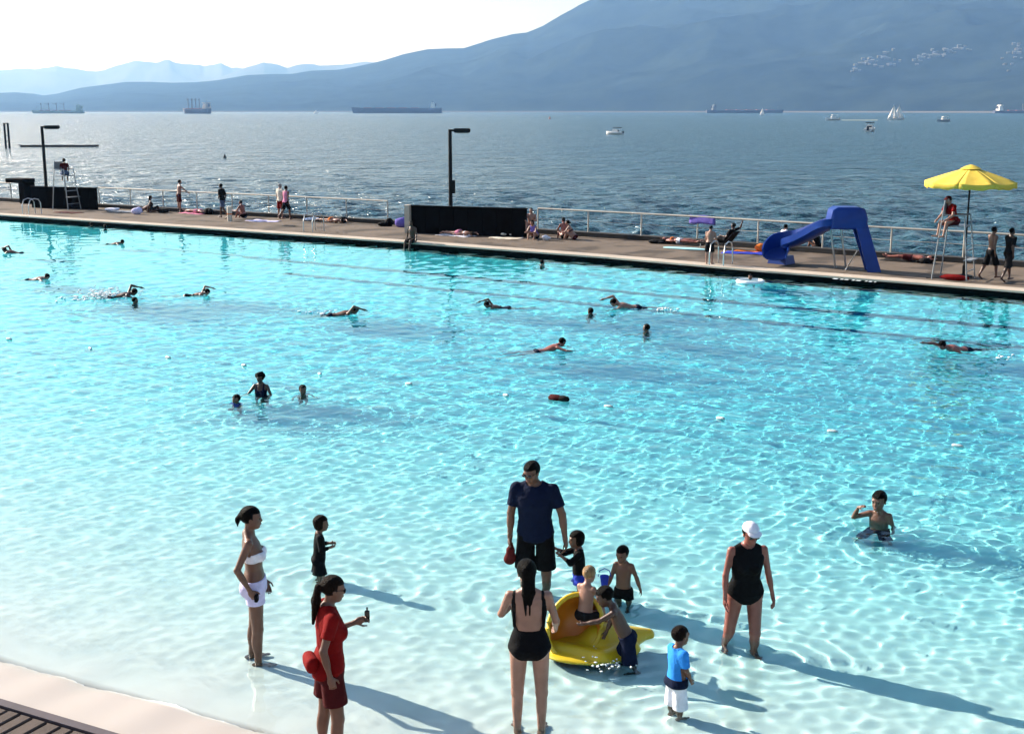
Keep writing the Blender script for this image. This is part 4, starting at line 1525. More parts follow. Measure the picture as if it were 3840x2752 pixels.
bather('child in blue shirt with only head and shoulders out, left of the curly-haired woman', 524, 884, 150, 1.1, drop=.02, wear=[('rash_shirt', 'royal', dict(sleeve=.6, e=.01))])
bather('child with dark wet hair, head just above water, right of the curly-haired woman', 670, 863, 200, 1.15, drop=.05)
SW = [('swim_trunks', 'navy', dict(len=.6, flare=.012))]
prone('pale swimmer on the front with arms spread, left of the splashing crawl swimmer', 93, 615, -88, 1.65, 'm', 'breast', wear=SW, skin='fair')
prone('front crawl swimmer with bent arm high, white splash behind', 284, 652, -78, 1.75, 'm', 'crawl_l', wear=SW, skin='brown', dz=.04)
bather('dark wet head just in front of the splashing crawl swimmer', 298, 666, -80, 1.6, kind='m', drop=.04)
prone('swimmer with one pale elbow out of the water and dark hair', 447, 649, -85, 1.6, 'f', 'crawl_l', wear=[('swimsuit', 'charcoal')], hair=('bun', 'black'), skin='fair')
prone('front crawl swimmer with arm reaching forward beside the lane line', 772, 692, -82, 1.75, 'm', 'crawl', wear=SW, skin='tan', dz=.02)
prone('swimmer heading away with one hand lifted, middle of the pool', 1090, 677, 92, 1.6, 'f', 'crawl', wear=[('swimsuit', 'navy')], skin='tan')
bather('dark head of a bather trailing a shadow, below the long-armed crawl swimmer', 1308, 690, 40, 1.6, kind='m', drop=.03)
prone('long-armed crawl swimmer stretched out on the surface with one arm raised high', 1372, 676, 96, 1.8, 'm', 'crawl', wear=SW, skin='fair', dz=.05)
bather('dark round head of a bather between the lane lines', 1432, 727, 60, 1.65, kind='m', drop=.05)
prone('breaststroke swimmer with sunlit pink back and dark hair', 1232, 768, -72, 1.65, 'f', 'breast', wear=[('bikini_bottom', 'navy', dict(len=.12, top=.03))], hair=('short', 'black'), skin='red', dz=.07, tilt=-74, hpitch=-35)
prone('swimmer in dark wetsuit-like trunks gliding with arm ahead, far right of the pool', 2100, 771, 108, 1.75, 'm', 'reach', wear=[('swim_trunks', 'navy', dict(len=1.2, flare=.008))], skin='red', dz=.05)
bather('bather in dark swim cap beside a white ring in front of the slide', 1661, 614, 170, 1.6, 'black', kind='m', drop=.10)
bather('bather alone under the sunbathing couple, by the far wall', 1200, 582, -60, 1.65, kind='m', drop=.05, skin='fair')
bather('left of the two bathers close under the far wall', 202, 497, 0, 1.6, kind='m', drop=.05)
bather('right of the two bathers close under the far wall', 233, 502, 0, 1.65, kind='f', hs='bob', drop=.07)
prone('swimmer barely breaking the surface in front of the far wall bathers', 262, 537, -85, 1.6, 'm', 'breast', wear=SW, dz=-.04)
prone('swimmer cut off by the left edge, only arm and head showing', 20, 556, 86, 1.7, 'm', 'crawl', wear=SW, skin='tan')

# ring under the bather in front of the slide
M_FLT = mat('float_plastic', (0.40, 0.46, 0.46), 0.5, 0.1, 20)
M_FOAM = mat('white_foam', (0.78, 0.80, 0.80), 0.7, 0.05, 20, 0.3, 60)
pr_ = at(1661, 623, 0.03)
rg = [(pr_.x + .42 * math.cos(a), pr_.y + .42 * math.sin(a), .04) for a in np.linspace(0, 2 * math.pi, 25)]
MB().tube(rg, .07, 8).build('swim_ring', M_FOAM, None, smooth=True, label='white swim ring round the bather in front of the slide', cat='swim ring')


def splash(dx, dy, n, sx, sy, sz, label, seed, big=1.0, vx=.011):
    r_ = np.random.default_rng(seed)
    c_ = at(dx, dy, 0)
    pr = []
    for i in range(n):
        q = v3(r_.normal() * sx, r_.normal() * sy, abs(r_.normal()) * sz + .005)
        pr.append(Ell(q, v3(*(r_.uniform(.012, .045, 3) * (1.5, 1.5, .6) * big)), None, 'x', .008))
    o = link('splash', grow_mesh('splash', pr, vx), M_FOAM, None, label, 'splash', kind='stuff', loc=(c_.x, c_.y, 0))
    return o


splash(232, 655, 130, .38, .35, .10, 'white spray kicked up behind the front crawl swimmer', 1)
splash(190, 662, 26, .45, .25, .02, 'low foam trailing the front crawl swimmer', 2)
splash(725, 692, 16, .30, .2, .015, 'thin foam at the feet of a crawl swimmer', 3)
splash(1470, 685, 14, .2, .15, .02, 'foam at the feet of the long-armed swimmer', 4)
splash(1318, 1455, 46, .10, .08, .03, 'white water round the shin of the boy leaning on the float', 5, .32, .005)
splash(1345, 1474, 30, .10, .06, .012, 'small foam in front of the boy leaning on the float', 6, .3, .005)
splash(2235, 790, 10, .2, .15, .015, 'foam behind the gliding swimmer', 8)

# rope of white floats between shallow and deep water
pts = [at(x, y, .02) for x, y in ((-160, 728), (20, 749), (200, 770), (372, 790), (540, 807), (708, 826), (905, 848), (1120, 873), (1347, 898), (1595, 924), (1843, 953), (2120, 985), (2420, 1020))]
M_ROPE = mat('float_rope', (0.45, 0.62, 0.62), 0.8, 0.1, 10)
fine_ = []
for a, b_ in zip(pts, pts[1:]):
    for q in range(6):
        c_ = a.lerp(b_, q / 6)
        c_.z = -.015 - .05 * math.sin(math.pi * q / 6)
        fine_.append(c_)
MB().tube(fine_, .008, 5).build('float_rope', M_ROPE, None, label='thin rope strung with white floats across the pool', cat='rope')
proto = None
spots = ['', 'leftmost one in view', 'second from the left', 'third from the left', 'just left of the curly-haired woman', 'just right of the curly-haired woman', 'second one left of the red float', 'just left of the red float', 'just right of the red float', 'third from the right end', 'second from the right end', 'rightmost one in view']
for i, q in enumerate(pts[1:-1]):
    r_ = .036
    m_ = MB()
    m_.lathe([(.015, -.10), (r_ * .8, -.085), (r_, -.04), (r_, .04), (r_ * .8, .085), (.015, .10)], n=10)
    o = m_.build('lane_float', M_FLT, None, smooth=True, label='white oval float on the rope, ' + spots[i + 1], cat='float', group='white floats on the rope')
    o.location = (q.x, q.y, .012)
    o.rotation_euler = (R(88 + random.uniform(-6, 6)), 0, R(40 + random.uniform(-20, 20)))
p = at(1238, 882, .03)
rf = empty('rescue_float', (p.x, p.y, .03), R(-35), 'dark red rescue float drifting beside the rope of white floats', 'float')
MB().lathe([(.02, -.26), (.075, -.20), (.085, -.05), (.07, .02)], n=12).build('red_half', CL['darkred'], rf, smooth=True).rotation_euler = (0, R(90), 0)
MB().lathe([(.07, .025), (.08, .1), (.06, .2), (.02, .24)], n=12).build('black_half', CL['charcoal'], rf, smooth=True).rotation_euler = (0, R(86), 0)

# ------------------------------------------------------------------ on the far deck


def D(dx, dy):
    return at(dx, dy, DECK_Z)


M_RAIL = mat('galvanised_rail', (0.46, 0.42, 0.36), 0.45, 0.15, 3, metal=0.35)
M_DARK = mat('dark_paint', (0.006, 0.006, 0.007), 0.6, 0.2, 4, 0.05, spec=0.2)
M_WALLD = mat('dark_boards', (0.004, 0.0035, 0.0035), 0.9, 0.3, 3, 0.3, 30, spec=0.05)
M_PALEW = mat('pale_board_end', (0.48, 0.40, 0.32), 0.8, 0.15, 4, 0.2)
M_TUBE = mat('white_tube', (0.24, 0.25, 0.26), 0.35, 0.08, 6, metal=0.2)
M_BLUE = mat('blue_plastic', (0.003, 0.030, 0.20), 0.4, 0.12, 2, 0.03, 8, spec=0.3)
M_STEEL = mat('steel_tube', (0.50, 0.51, 0.52), 0.28, 0.08, 6, metal=0.8)


def along(t0, dist=DW - 0.12):
    """point on the fence line by x position"""
    for i in range(len(EDGE) - 1):
        a, b_ = off(i, dist), off(i + 1, dist)
        if a.x <= t0 <= b_.x:
            return a.lerp(b_, (t0 - a.x) / (b_.x - a.x))
    return off(len(EDGE) - 1, dist)


ZR = DECK_Z + 0.2


def railing(xs_, label):
    r_ = empty('railing', (0, 0, 0), 0, label, 'railing', 'railings along the sea wall')
    for x in xs_:
        q = along(x)
        MB().tube([(q.x, q.y, ZR), (q.x, q.y, ZR + .92)], .036, 8).build('post', M_RAIL, r_, smooth=True)
    a = [along(x) for x in xs_]
    MB().tube([(q.x, q.y, ZR + .94) for q in a], .038, 8).build('top_rail', M_RAIL, r_, smooth=True)
    MB().tube([(q.x, q.y, ZR + .47) for q in a], .011, 6).build('middle_wire', M_RAIL, r_, smooth=True)
    return r_


def frange(a, b_, st):
    n = max(2, int(round((b_ - a) / st)) + 1)
    return [a + (b_ - a) * i / (n - 1) for i in range(n)]


railing(frange(-44, -31.2, 2.5), 'metal railing beyond the first dark wall, at the left edge')
railing(frange(-24.2, -6.2, 2.35), 'metal railing between the two dark walls')
railing(frange(1.2, 28, 2.2), 'metal railing running behind the slide and the yellow umbrella')


def windbreak(xa, xb, base, label, h, pale):
    a, b_ = Vector((*xa, 0)), Vector((*xb, 0))
    d_ = (b_ - a)
    L = d_.length
    rz = math.atan2(d_.y, d_.x)
    r_ = empty('windbreak_wall', (a.x, a.y, DECK_Z + .003), rz, label, 'wall', 'dark wind walls on the deck')
    n = 8
    bw = L / n
    for i in range(n):
        MB().box((bw * (i + .5), 0, h / 2), (bw - .012, .10, h), bev=.006).build('panel', M_WALLD, r_)
    MB().box((L / 2, 0, h + .032), (L + .04, .17, .06), bev=.01).build('cap_board', M_WALLD, r_)
    if pale:
        MB().box((-.13, -.12, (h + .08) / 2), (.24, .30, h + .08), bev=.01).build('end_post', M_PALEW, r_)
    return r_


a1, b1 = D(912, 515), D(1166, 524)
windbreak((a1.x, a1.y), (b1.x, b1.y), 0, 'long dark wind wall with a pale end post, in front of the taller lamp', dep(1040, 460, (a1.y + b1.y) / 2).z - DECK_Z, True)
a2, b2 = D(72, 459), D(217, 463)
w1 = windbreak((a2.x, a2.y), (b2.x, b2.y), 0, 'dark wind wall behind the far lifeguard chair, below the left lamp', dep(130, 414, a2.y).z - DECK_Z, False)
a3 = D(34, 448)
cn = empty('equipment_box', (a3.x, a3.y, DECK_Z + .003), R(-30), 'dark box with an overhanging lid at the end of the left wind wall', 'box')
MB().box((1.15, 0, .62), (.5, .8, 1.24), bev=.02).build('body', M_WALLD, cn)
MB().box((.66, -.05, 1.37), (1.5, .95, .26), bev=.03).build('lid', M_WALLD, cn)


def lamp(base, ztop, arm, label, boxed=False):
    r_ = empty('street_lamp', base, 0, label, 'lamp post', 'lamp posts behind the deck')
    h = ztop - base[2]
    MB().tube([(0, 0, 0), (0, 0, h)], [.105, .085], 10).build('pole', M_DARK, r_, smooth=True)
    MB().box((0, 0, .03), (.4, .4, .06), bev=.01).build('base_plate', M_DARK, r_)
    MB().box((.14, 0, h - .05), (.36, .09, .09), bev=.01).build('arm', M_DARK, r_)
    hd_ = MB().box((arm * .60 + .1, 0, h - .05), (arm, .34, .20), bev=.04).build('lamp_head', M_DARK, r_)
    MB().box((arm * .60 + .1, 0, h - .165), (arm * .8, .26, .025), bev=.005).build('lens', mat('lamp_glass', (0.3, 0.3, 0.28), 0.2, .05), hd_)
    if boxed:
        MB().box((.12, 0, h * .43), (.20, .24, .62), bev=.02).build('control_box', M_DARK, r_)
    return r_


q = D(996, 512)
lamp((q.x, q.y + 1.0, DECK_Z), dep(996, 286, q.y + 1.0).z, .78, 'tall dark lamp post behind the long wind wall, with a box on its pole', True)
q = D(89, 452)
lamp((q.x, q.y + 1.2, DECK_Z), dep(89, 279, q.y + 1.2).z, .84, 'tall dark lamp post behind the left wind wall', False)


def ladder(dx, dy, label, rz=-34):
    q = D(dx, dy)
    r_ = empty('pool_ladder', (q.x, q.y, DECK_Z), R(rz), label, 'pool ladder', 'steel pool ladders')
    for s_ in (-.28, .28):
        MB().tube([(s_, .55, 0), (s_, .52, .62), (s_, .40, .80), (s_, .15, .86), (s_, -.12, .78), (s_, -.24, .5), (s_, -.26, -1.2)], .026, 8).build('handrail', M_STEEL, r_, smooth=True)
    for z in (-.45, -.75, -1.05):
        MB().box((0, -.26, z), (.54, .09, .03), bev=.008).build('rung', M_STEEL, r_)
    return r_


ladder(66, 474, 'steel pool ladder below the dark equipment box')
ladder(690, 512, 'steel pool ladder beside the person lying near the railing')
ladder(1592, 586, 'steel pool ladder beside the standing man in dark shorts')

# water slide
q = D(1925, 600)
sx_, sy_ = q.x, q.y
exitp = D(1715, 588)
slide = empty('water_slide', (0, 0, 0), 0, 'tall blue water slide with curved chute and broad ladder', 'slide')
ZP = dep(1880, 498, sy_).z
ZT_ = dep(1880, 459, sy_).z
plat = dep(1868, 500, sy_ + .5)
# ladder panels
for k_, (ox, oy) in enumerate(((0, -.32), (0.10, .32))):
    top = Vector((dep(1908, 490, sy_).x, sy_ + .5 + oy, ZP + .15))
    bot = Vector((sx_ + .10 + ox, sy_ + .1 + oy, DECK_Z))
    rings = []
    for f in np.linspace(0, 1, 8):
        c_ = bot.lerp(top, f)
        hw = .24 - .03 * f
        rings.append([(c_.x - hw, c_.y - .035, c_.z), (c_.x + hw, c_.y - .035, c_.z), (c_.x + hw, c_.y + .035, c_.z), (c_.x - hw, c_.y + .035, c_.z)])
    MB().loft(rings).build('ladder_side', M_BLUE, slide, smooth=True)
    if k_ == 0:
        b0, t0 = bot.copy(), top.copy()
for i in range(7):
    c_ = b0.lerp(t0, (i + .6) / 7.4)
    MB().box((c_.x + .03, c_.y + .32, c_.z), (.26, .58, .05), bev=.01).build('step', M_BLUE, slide)
# hood at the top
hx0, hx1 = dep(1836, 470, sy_ + .5).x, dep(1915, 470, sy_ + .5).x
rings = []
for sy in (-.42, -.36, .36, .42):
    inset = .06 if abs(sy) > .4 else 0
    w0, w1 = hx0 + inset, hx1 - inset
    zl, zh = ZP - .16 + inset, ZT_ - inset
    rings.append([(w0, sy_ + .5 + sy, zl), (w1, sy_ + .5 + sy, zl), (w1 + .02, sy_ + .5 + sy, (zl + zh) / 2), (w1 - .10, sy_ + .5 + sy, zh - .06), (w1 - .3, sy_ + .5 + sy, zh), (w0 + .2, sy_ + .5 + sy, zh), (w0 + .04, sy_ + .5 + sy, zh - .10), (w0 - .02, sy_ + .5 + sy, (zl + zh) / 2)])
MB().loft(rings).build('hood', M_BLUE, slide, smooth=True)
# chute: a U swept along a curve that turns towards the pool
top_q = Vector((hx0 + .02, sy_ + .5, ZP - .12))
low_q = Vector((exitp.x + .52, exitp.y + .78, DECK_Z + .56))
ctrl = [Vector((hx0 + .35, sy_ + .5, ZP - .02)), top_q, top_q.lerp(low_q, .33) + Vector((0, 0, -.03)), top_q.lerp(low_q, .68) + Vector((0, 0, -.05)), low_q,
        Vector((exitp.x + .16, exitp.y + .48, DECK_Z + .36)), Vector((exitp.x + .0, exitp.y + .02, DECK_Z + .26))]


def crom(P, n):
    out = []
    for i in range(len(P) - 1):
        p0, p1, p2, p3 = P[max(i - 1, 0)], P[i], P[i + 1], P[min(i + 2, len(P) - 1)]
        for j in range(n):
            t_ = j / n
            out.append(0.5 * ((2 * p1) + (p2 - p0) * t_ + (2 * p0 - 5 * p1 + 4 * p2 - p3) * t_ ** 2 + (3 * p1 - p0 - 3 * p2 + p3) * t_ ** 3))
    out.append(P[-1])
    return out


cv = crom(ctrl, 7)
rings = []
for i, c_ in enumerate(cv):
    t_ = (cv[min(i + 1, len(cv) - 1)] - cv[max(i - 1, 0)])
    t_.z = 0
    t_.normalize()
    sd_ = Vector((-t_.y, t_.x, 0))
    fq = i / (len(cv) - 1)
    outer = .30 + .34 * math.sin(math.pi * min(1, fq * .9 + .02)) ** 1.5
    wq = 1 + .28 * fq
    prof = [(-.36 * wq, .30), (-.34 * wq, .06), (-.22 * wq, -.04), (0, -.07), (.22 * wq, -.04), (.34 * wq, .06), (.38 * wq, outer)]
    inner = [(x * .90, z + (.045 if abs(x) < .34 * wq else 0)) for x, z in reversed(prof)]
    rings.append([tuple(c_ - sd_ * x + Vector((0, 0, z))) for x, z in prof + inner])
MB().loft(rings).build('chute', M_BLUE, slide, smooth=True)
MB().box((exitp.x + .40, exitp.y + .75, DECK_Z + .16), (.8, .62, .31), R(-45), taper=.85).build('chute_base', M_BLUE, slide)
for xo in (.12, .5):
    MB().tube([(hx0 + xo, sy_ + .75, ZP - .1), (hx0 + xo + .30, sy_ + .9, DECK_Z)], .035, 8).build('strut', M_STEEL, slide, smooth=True)
MB().tube([(hx0 + .62, sy_ + .3, DECK_Z), (hx0 + .9, sy_ - .1, DECK_Z + .75)], .02, 6).build('brace', M_STEEL, slide, smooth=True)

# lifeguard chairs


def guard_chair(dx, dy, rz, seat_h, label, w=1.0):
    q = D(dx, dy)
    r_ = empty('lifeguard_chair', (q.x, q.y, DECK_Z), R(rz), label, 'lifeguard chair', 'lifeguard chairs on the deck')
    for sx in (-1, 1):
        MB().tube([(sx * .50 * w, -.55, 0), (sx * .36 * w, -.30, seat_h + .38)], .025, 8).build('front_leg', M_TUBE, r_, smooth=True)
        MB().tube([(sx * .50 * w, .60, 0), (sx * .36 * w, .36, seat_h + .85)], .025, 8).build('rear_leg', M_TUBE, r_, smooth=True)
        MB().tube([(sx * .36 * w, -.30, seat_h + .36), (sx * .36 * w, .38, seat_h + .36)], .03, 8).build('armrest', M_TUBE, r_, smooth=True)
    MB().box((0, .03, seat_h), (.74 * w, .66, .05), bev=.012).build('seat', M_TUBE, r_)
    MB().box((0, .37, seat_h + .55), (.70 * w, .04, .46), bev=.012).build('backrest', M_TUBE, r_)
    MB().box((0, -.50, seat_h * .38), (.86 * w, .26, .04), bev=.01).build('footrest', M_TUBE, r_)
    for f in (.18, .56, .78):
        x = (.50 - .14 * f * seat_h / (seat_h + .38)) * w
        y = -.55 + .25 * f * seat_h / (seat_h + .38)
        MB().tube([(-x, y, f * seat_h), (x, y, f * seat_h)], .02, 6).build('rung', M_TUBE, r_, smooth=True)
    return q, r_


qc, ch2 = guard_chair(2112, 616, 55, 1.78, 'pale tubular lifeguard chair under the yellow umbrella')
fwd = Vector((math.sin(R(55)), -math.cos(R(55)), 0))     # the chair looks towards the pool
person('lifeguard in red shirt and red cap sitting on the high chair under the yellow umbrella', (qc.x - fwd.x * .12, qc.y - fwd.y * .12, DECK_Z), 112, 1.88, 'm',
       dict(pz=1.78 + .13, lean=24, tr=(.12, 1, .02), sr=(0, .2, -1), tl=(.12, 1, .02), sl=(0, .25, -1), ur=(.25, .25, -.9), ar=(-.15, .75, -.55), ul=(.25, .35, -.9), al=(-.15, .8, -.5), hpitch=6),
       [('tshirt', 'red', dict(sleeve=.6, e=.02, low=-.02)), ('shorts', 'darkred', dict(len=.8, flare=.03))], ('short', 'brown'), 'fair', .017, cap=('cap', 'darkred'))
qd, ch1 = guard_chair(149, 463, 65, 1.92, 'pale tubular lifeguard chair in front of the left wind wall', 1.0)
person('lifeguard in dark red top with a grey towel on the far lifeguard chair', (qd.x, qd.y, DECK_Z), 20, 1.72, 'f',
       dict(pz=1.92 + .13, lean=8, tr=(.12, 1, .02), sr=(0, .2, -1), tl=(.12, 1, .02), sl=(0, .25, -1), ur=(.25, .25, -.9), ar=(-.15, .75, -.55), ul=(.25, .35, -.9), al=(-.15, .8, -.5)),
       [('tshirt', 'darkred', dict(sleeve=.6, e=.02, low=.1)), ('skirt', 'slate', dict(len=.9, flare=.05, top=.1))], ('bob', 'brown'), 'tan', .024)
# umbrella
um = D(2141, 612) + Vector((-.13, 0, 0))
umb = empty('beach_umbrella', (um.x, um.y, DECK_Z), R(12), 'bright yellow sun umbrella above the lifeguard chair', 'umbrella')
zr_ = dep(2141, 402, um.y).z - DECK_Z
zt_ = dep(2141, 370, um.y).z - DECK_Z
rad = 1.50
MB().tube([(0, 0, 0), (0, 0, zt_ + .08)], .032, 10).build('pole', M_DARK, umb, smooth=True)
MB().lathe([(.30, 0), (.30, .05), (.05, .1), (.05, .4)], n=16).build('base', M_DARK, umb, smooth=True)
M_UMB = mat('yellow_canvas', (0.70, 0.49, 0.07), 0.8, 0.07, 3, 0.15, 40, spec=0.2)
for k_ in range(8):
    a0, a1_ = 2 * math.pi * k_ / 8, 2 * math.pi * (k_ + 1) / 8
    vs, fs = [], []
    NS = 6
    for i in range(NS + 1):
        f = i / NS
        for j in range(NS + 1):
            a = a0 + (a1_ - a0) * j / NS
            cs_ = math.cos(math.pi / 8) / math.cos(a - (a0 + a1_) / 2)
            rr_ = (.10 + (rad - .10) * f) * (cs_ * .5 + .5 * (cs_ if True else 1))
            sag = .05 * f * math.sin(math.pi * j / NS)
            z = zt_ - .02 - (zt_ - zr_ - .03) * (f ** 1.15) - sag
            vs.append((rr_ * math.cos(a), rr_ * math.sin(a), z))
    for j in range(NS + 1):
        x, y, z = vs[NS * (NS + 1) + j]
        vs.append((x * 1.005, y * 1.005, z - .17 - .02 * math.sin(j * 2.1)))
    for i in range(NS + 1):
        for j in range(NS):
            a = i * (NS + 1) + j
            fs.append((a, a + 1, a + NS + 2, a + NS + 1))
    o = MB().add(vs, fs).build('canopy_panel', M_UMB, umb, smooth=True)
    sdm = o.modifiers.new('thick', 'SOLIDIFY')
    sdm.thickness = .006
    MB().tube([(.06 * math.cos(a0), .06 * math.sin(a0), zt_ - .06), (rad * .97 * math.cos(a0), rad * .97 * math.sin(a0), zr_ + .0)], .011, 5).build('rib', M_DARK, umb)
MB().lathe([(.36, -.07), (.20, .015), (.04, .07)], (0, 0, zt_ + .02), 8).build('vent_cap', M_UMB, umb, smooth=True)
# rescue tubes below the chair
q = D(2112, 617)
tb = empty('rescue_tube', (q.x - .1, q.y - .35, DECK_Z + .09), R(-35), 'red rescue tube lying under the lifeguard chair', 'rescue tube')
MB().tube([(-.5, 0, 0), (-.3, .02, .01), (.1, 0, .01), (.45, .05, 0)], [.03, .10, .11, .05], 10).build('foam_tube', CL['red'], tb, smooth=True)
MB().tube([(-.5, 0, -.02), (-.75, .05, -.07), (-.95, -.02, -.075)], .012, 6).build('strap', CL['black'], tb, smooth=True)

# people on the far deck
V_D = .022
STAND = dict(tr=(.06, .04, -1), tl=(.06, -.03, -1))
WALK = dict(tr=(.02, .42, -1), sr=(0, .05, -1), tl=(.02, -.30, -1), sl=(0, -.65, -1), ur=(.12, -.35, -1), ar=(0, .2, -1), ul=(.12, .35, -1), al=(0, .5, -.9), fl=(.1, .8, -.7), lean=4)
SIT = dict(tr=(.14, .85, .55), sr=(0, .35, -1), tl=(.14, .85, .55), sl=(0, .35, -1), lean=18, ur=(.2, .55, -.8), ar=(-.2, .8, .0), ul=(.2, .55, -.8), al=(-.2, .8, .0), pz=.12)
SITBACK = dict(SIT, lean=-16, ur=(.3, -.5, -.85), ar=(.1, -.25, -1), ul=(.3, -.5, -.85), al=(.1, -.25, -1))


def deck_person(label, dx, dy, yaw, H, kind, pose, wear, hair=('short', 'black'), skin='tan', cap=None, vox=V_D):
    q = D(dx, dy)
    return person(label, (q.x, q.y, DECK_Z + .004), yaw, H, kind, pose, wear, hair, skin, vox, cap=cap)


def lying(label, dx, dy, heading, H, kind, wear, prone_=False, hair=('short', 'black'), skin='tan', towel=None, tlabel=None):
    q = D(dx, dy)
    rz = heading if prone_ else heading + 180
    hd_ = Vector((-math.sin(R(heading)), math.cos(R(heading)), 0))
    b_ = q - hd_ * H * .5
    ps = dict(tr=(.08, .02, -1), tl=(.10, .10, -1), sl=(.02, -.12, -1), ur=(.5, .05, -.8), ar=(.2, .1, -1), ul=(.5, .0, .5), al=(-.6, .1, .7), fr=(.2, .5, -1), fl=(.2, .5, -1))
    o, F_ = person(label, (b_.x, b_.y, DECK_Z + .145), rz, H, kind, ps, wear, hair, skin, V_D, rx=-90 if prone_ else 90)
    if towel:
        towel_at(q, heading, towel, tlabel)
    return o


def towel_at(q, heading, col, label, L=1.75, wd=.85):
    n, m_ = 14, 8
    vs, fs = [], []
    r_ = np.random.default_rng(int(abs(q.x * 100)))
    ph = r_.uniform(0, 6, 4)
    for i in range(n + 1):
        for j in range(m_ + 1):
            x, y = (j / m_ - .5) * wd, (i / n - .5) * L
            vs.append((x + .03 * math.sin(y * 4 + ph[0]), y + .02 * math.sin(x * 6 + ph[1]), .022 + .012 * math.sin(x * 9 + ph[2] + y * 3) + .010 * math.sin(y * 11 + ph[3])))
    for i in range(n):
        for j in range(m_):
            a = i * (m_ + 1) + j
            fs.append((a, a + 1, a + m_ + 2, a + m_ + 1))
    o = MB().add(vs, fs).build('towel', CL[col], None, smooth=True, label=label, cat='towel', group='towels on the deck')
    o.location = (q.x, q.y, DECK_Z)
    o.rotation_euler = (0, 0, R(heading))
    sdm = o.modifiers.new('thick', 'SOLIDIFY')
    sdm.thickness = .014
    return o


TR = lambda c_='black', l=.7: ('swim_trunks', c_, dict(len=l, flare=.025))
WH = 56           # heading along the deck, towards the left
towel_at(D(150, 470), WH, 'darkred', 'dark red towel spread in front of the far lifeguard chair')
deck_person('person bending over a white and blue bag beside the left wind wall', 312, 470, -60, 1.6, 'f', dict(SIT, lean=62, hpitch=10), [('bikini_bottom', 'royal', dict(len=.15, top=.04))], ('bob', 'brown'), 'tan')
bq = D(306, 473)
link('beach_bag', grow_mesh('beach_bag', [Ell(v3(0, 0, .17), v3(.30, .20, .19), None, 'x', .03), Ell(v3(.12, .05, .26), v3(.16, .12, .14), None, 'x', .05)], .02), CL['lavender'], None, 'white and blue beach bag in front of the bending person', 'bag', loc=(bq.x, bq.y - .25, DECK_Z))
towel_at(D(275, 468), WH + 10, 'grey', 'grey towel between the left wind wall and the bending person')
deck_person('dark-haired person sitting upright with legs stretched, left of the man at the railing', 336, 470, -70, 1.68, 'f', dict(SITBACK, lean=-4, tr=(.1, 1, .02), sr=(0, 1, -.02), tl=(.1, .8, .55), sl=(0, .5, -1)), [('swimsuit', 'black')], ('long', 'black'), 'brown')
deck_person('slim bare-chested man in dark red trunks leaning on the railing', 398, 469, -60, 1.76, 'm', dict(STAND, lean=6, ur=(.1, .75, -.75), ar=(0, .75, -.6), ul=(.2, .1, -1), al=(.1, .3, -1)), [TR('darkred', .8)], ('short', 'black'), 'fair')
lying('person in pink lying on the deck right of the man at the railing', 432, 472, -124, 1.65, 'f', [('bikini_bottom', 'pink', dict(len=.3, top=.05)), ('bikini_top', 'pink')], False, ('long', 'black'), 'fair', 'pink', 'pink towel under the person lying near the railing')
deck_person('person in black top and slate shorts walking along the deck', 494, 484, 70, 1.78, 'm', dict(WALK, ul=(.4, -.2, -.9), al=(-.5, .5, -.4)), [('tshirt', 'black', dict(sleeve=.9, e=.02, low=.0)), TR('slate', .75)], ('short', 'black'), 'brown')
gq = D(509, 489)
gp = empty('rolled_mat', (gq.x, gq.y, DECK_Z), 0, 'pale rolled mat standing on end beside the walking person in black', 'mat')
MB().lathe([(.12, 0), (.13, .05), (.13, .70), (.11, .75)], n=12).build('roll', CL['cream'], gp, smooth=True)
MB().lathe([(.132, 0), (.134, .03), (.132, .06)], (0, 0, .34), 12).build('strap', CL['orange'], gp, smooth=True)
deck_person('sunburnt person sitting with knees up in front of the railing', 541, 482, 62, 1.70, 'm', SIT, [TR('black', .5)], ('short', 'black'), 'red')
towel_at(D(583, 489), WH + 4, 'lavender', 'lavender patterned towel beside the sunburnt sitting person')
deck_person('man in pale shirt and red shorts standing by the railing', 622, 484, -40, 1.80, 'm', dict(STAND, ur=(.2, .3, -.9), ar=(-.2, .7, -.4)), [('tshirt', 'cream', dict(sleeve=.7, e=.02)), TR('red', .9)], ('short', 'grey'), 'fair')
deck_person('darker companion right of the man in red shorts, walking away', 634, 486, -35, 1.76, 'm', dict(WALK, sl=(0, -.8, -.6)), [('tank_top', 'pink', dict(sleeve=0, e=.012)), TR('black', .8)], ('short', 'black'), 'tan')
lying('person lying on the front with elbows out, behind the middle pool ladder', 728, 492, -124, 1.65, 'f', [('bikini_bottom', 'orange', dict(len=.2, top=.04))], True, ('short', 'brown'), 'fair')
towel_at(D(642, 500), WH, 'charcoal', 'small dark mat near the pool edge below the standing pair', .8, .4)
bq = D(889, 502)
link('beach_bag', grow_mesh('beach_bag', [Ell(v3(0, 0, .2), v3(.32, .22, .24), None, 'x', .03), Cone(v3(-.2, 0, .3), v3(.15, .05, .42), .1, .07, 'x', .05)], .02), CL['purple'], None, 'purple beach bag against the pale end post of the wind wall', 'bag', loc=(bq.x, bq.y, DECK_Z))
link('backpack', grow_mesh('backpack', [Ell(v3(0, 0, .18), v3(.2, .15, .22), None, 'x', .03), Ell(v3(-.3, 0, .1), v3(.28, .16, .11), None, 'x', .05)], .02), CL['black'], None, 'black backpack left of the purple beach bag', 'backpack', loc=tuple(D(862, 500) + Vector((0, 0, .002))))
eq = D(914, 536)
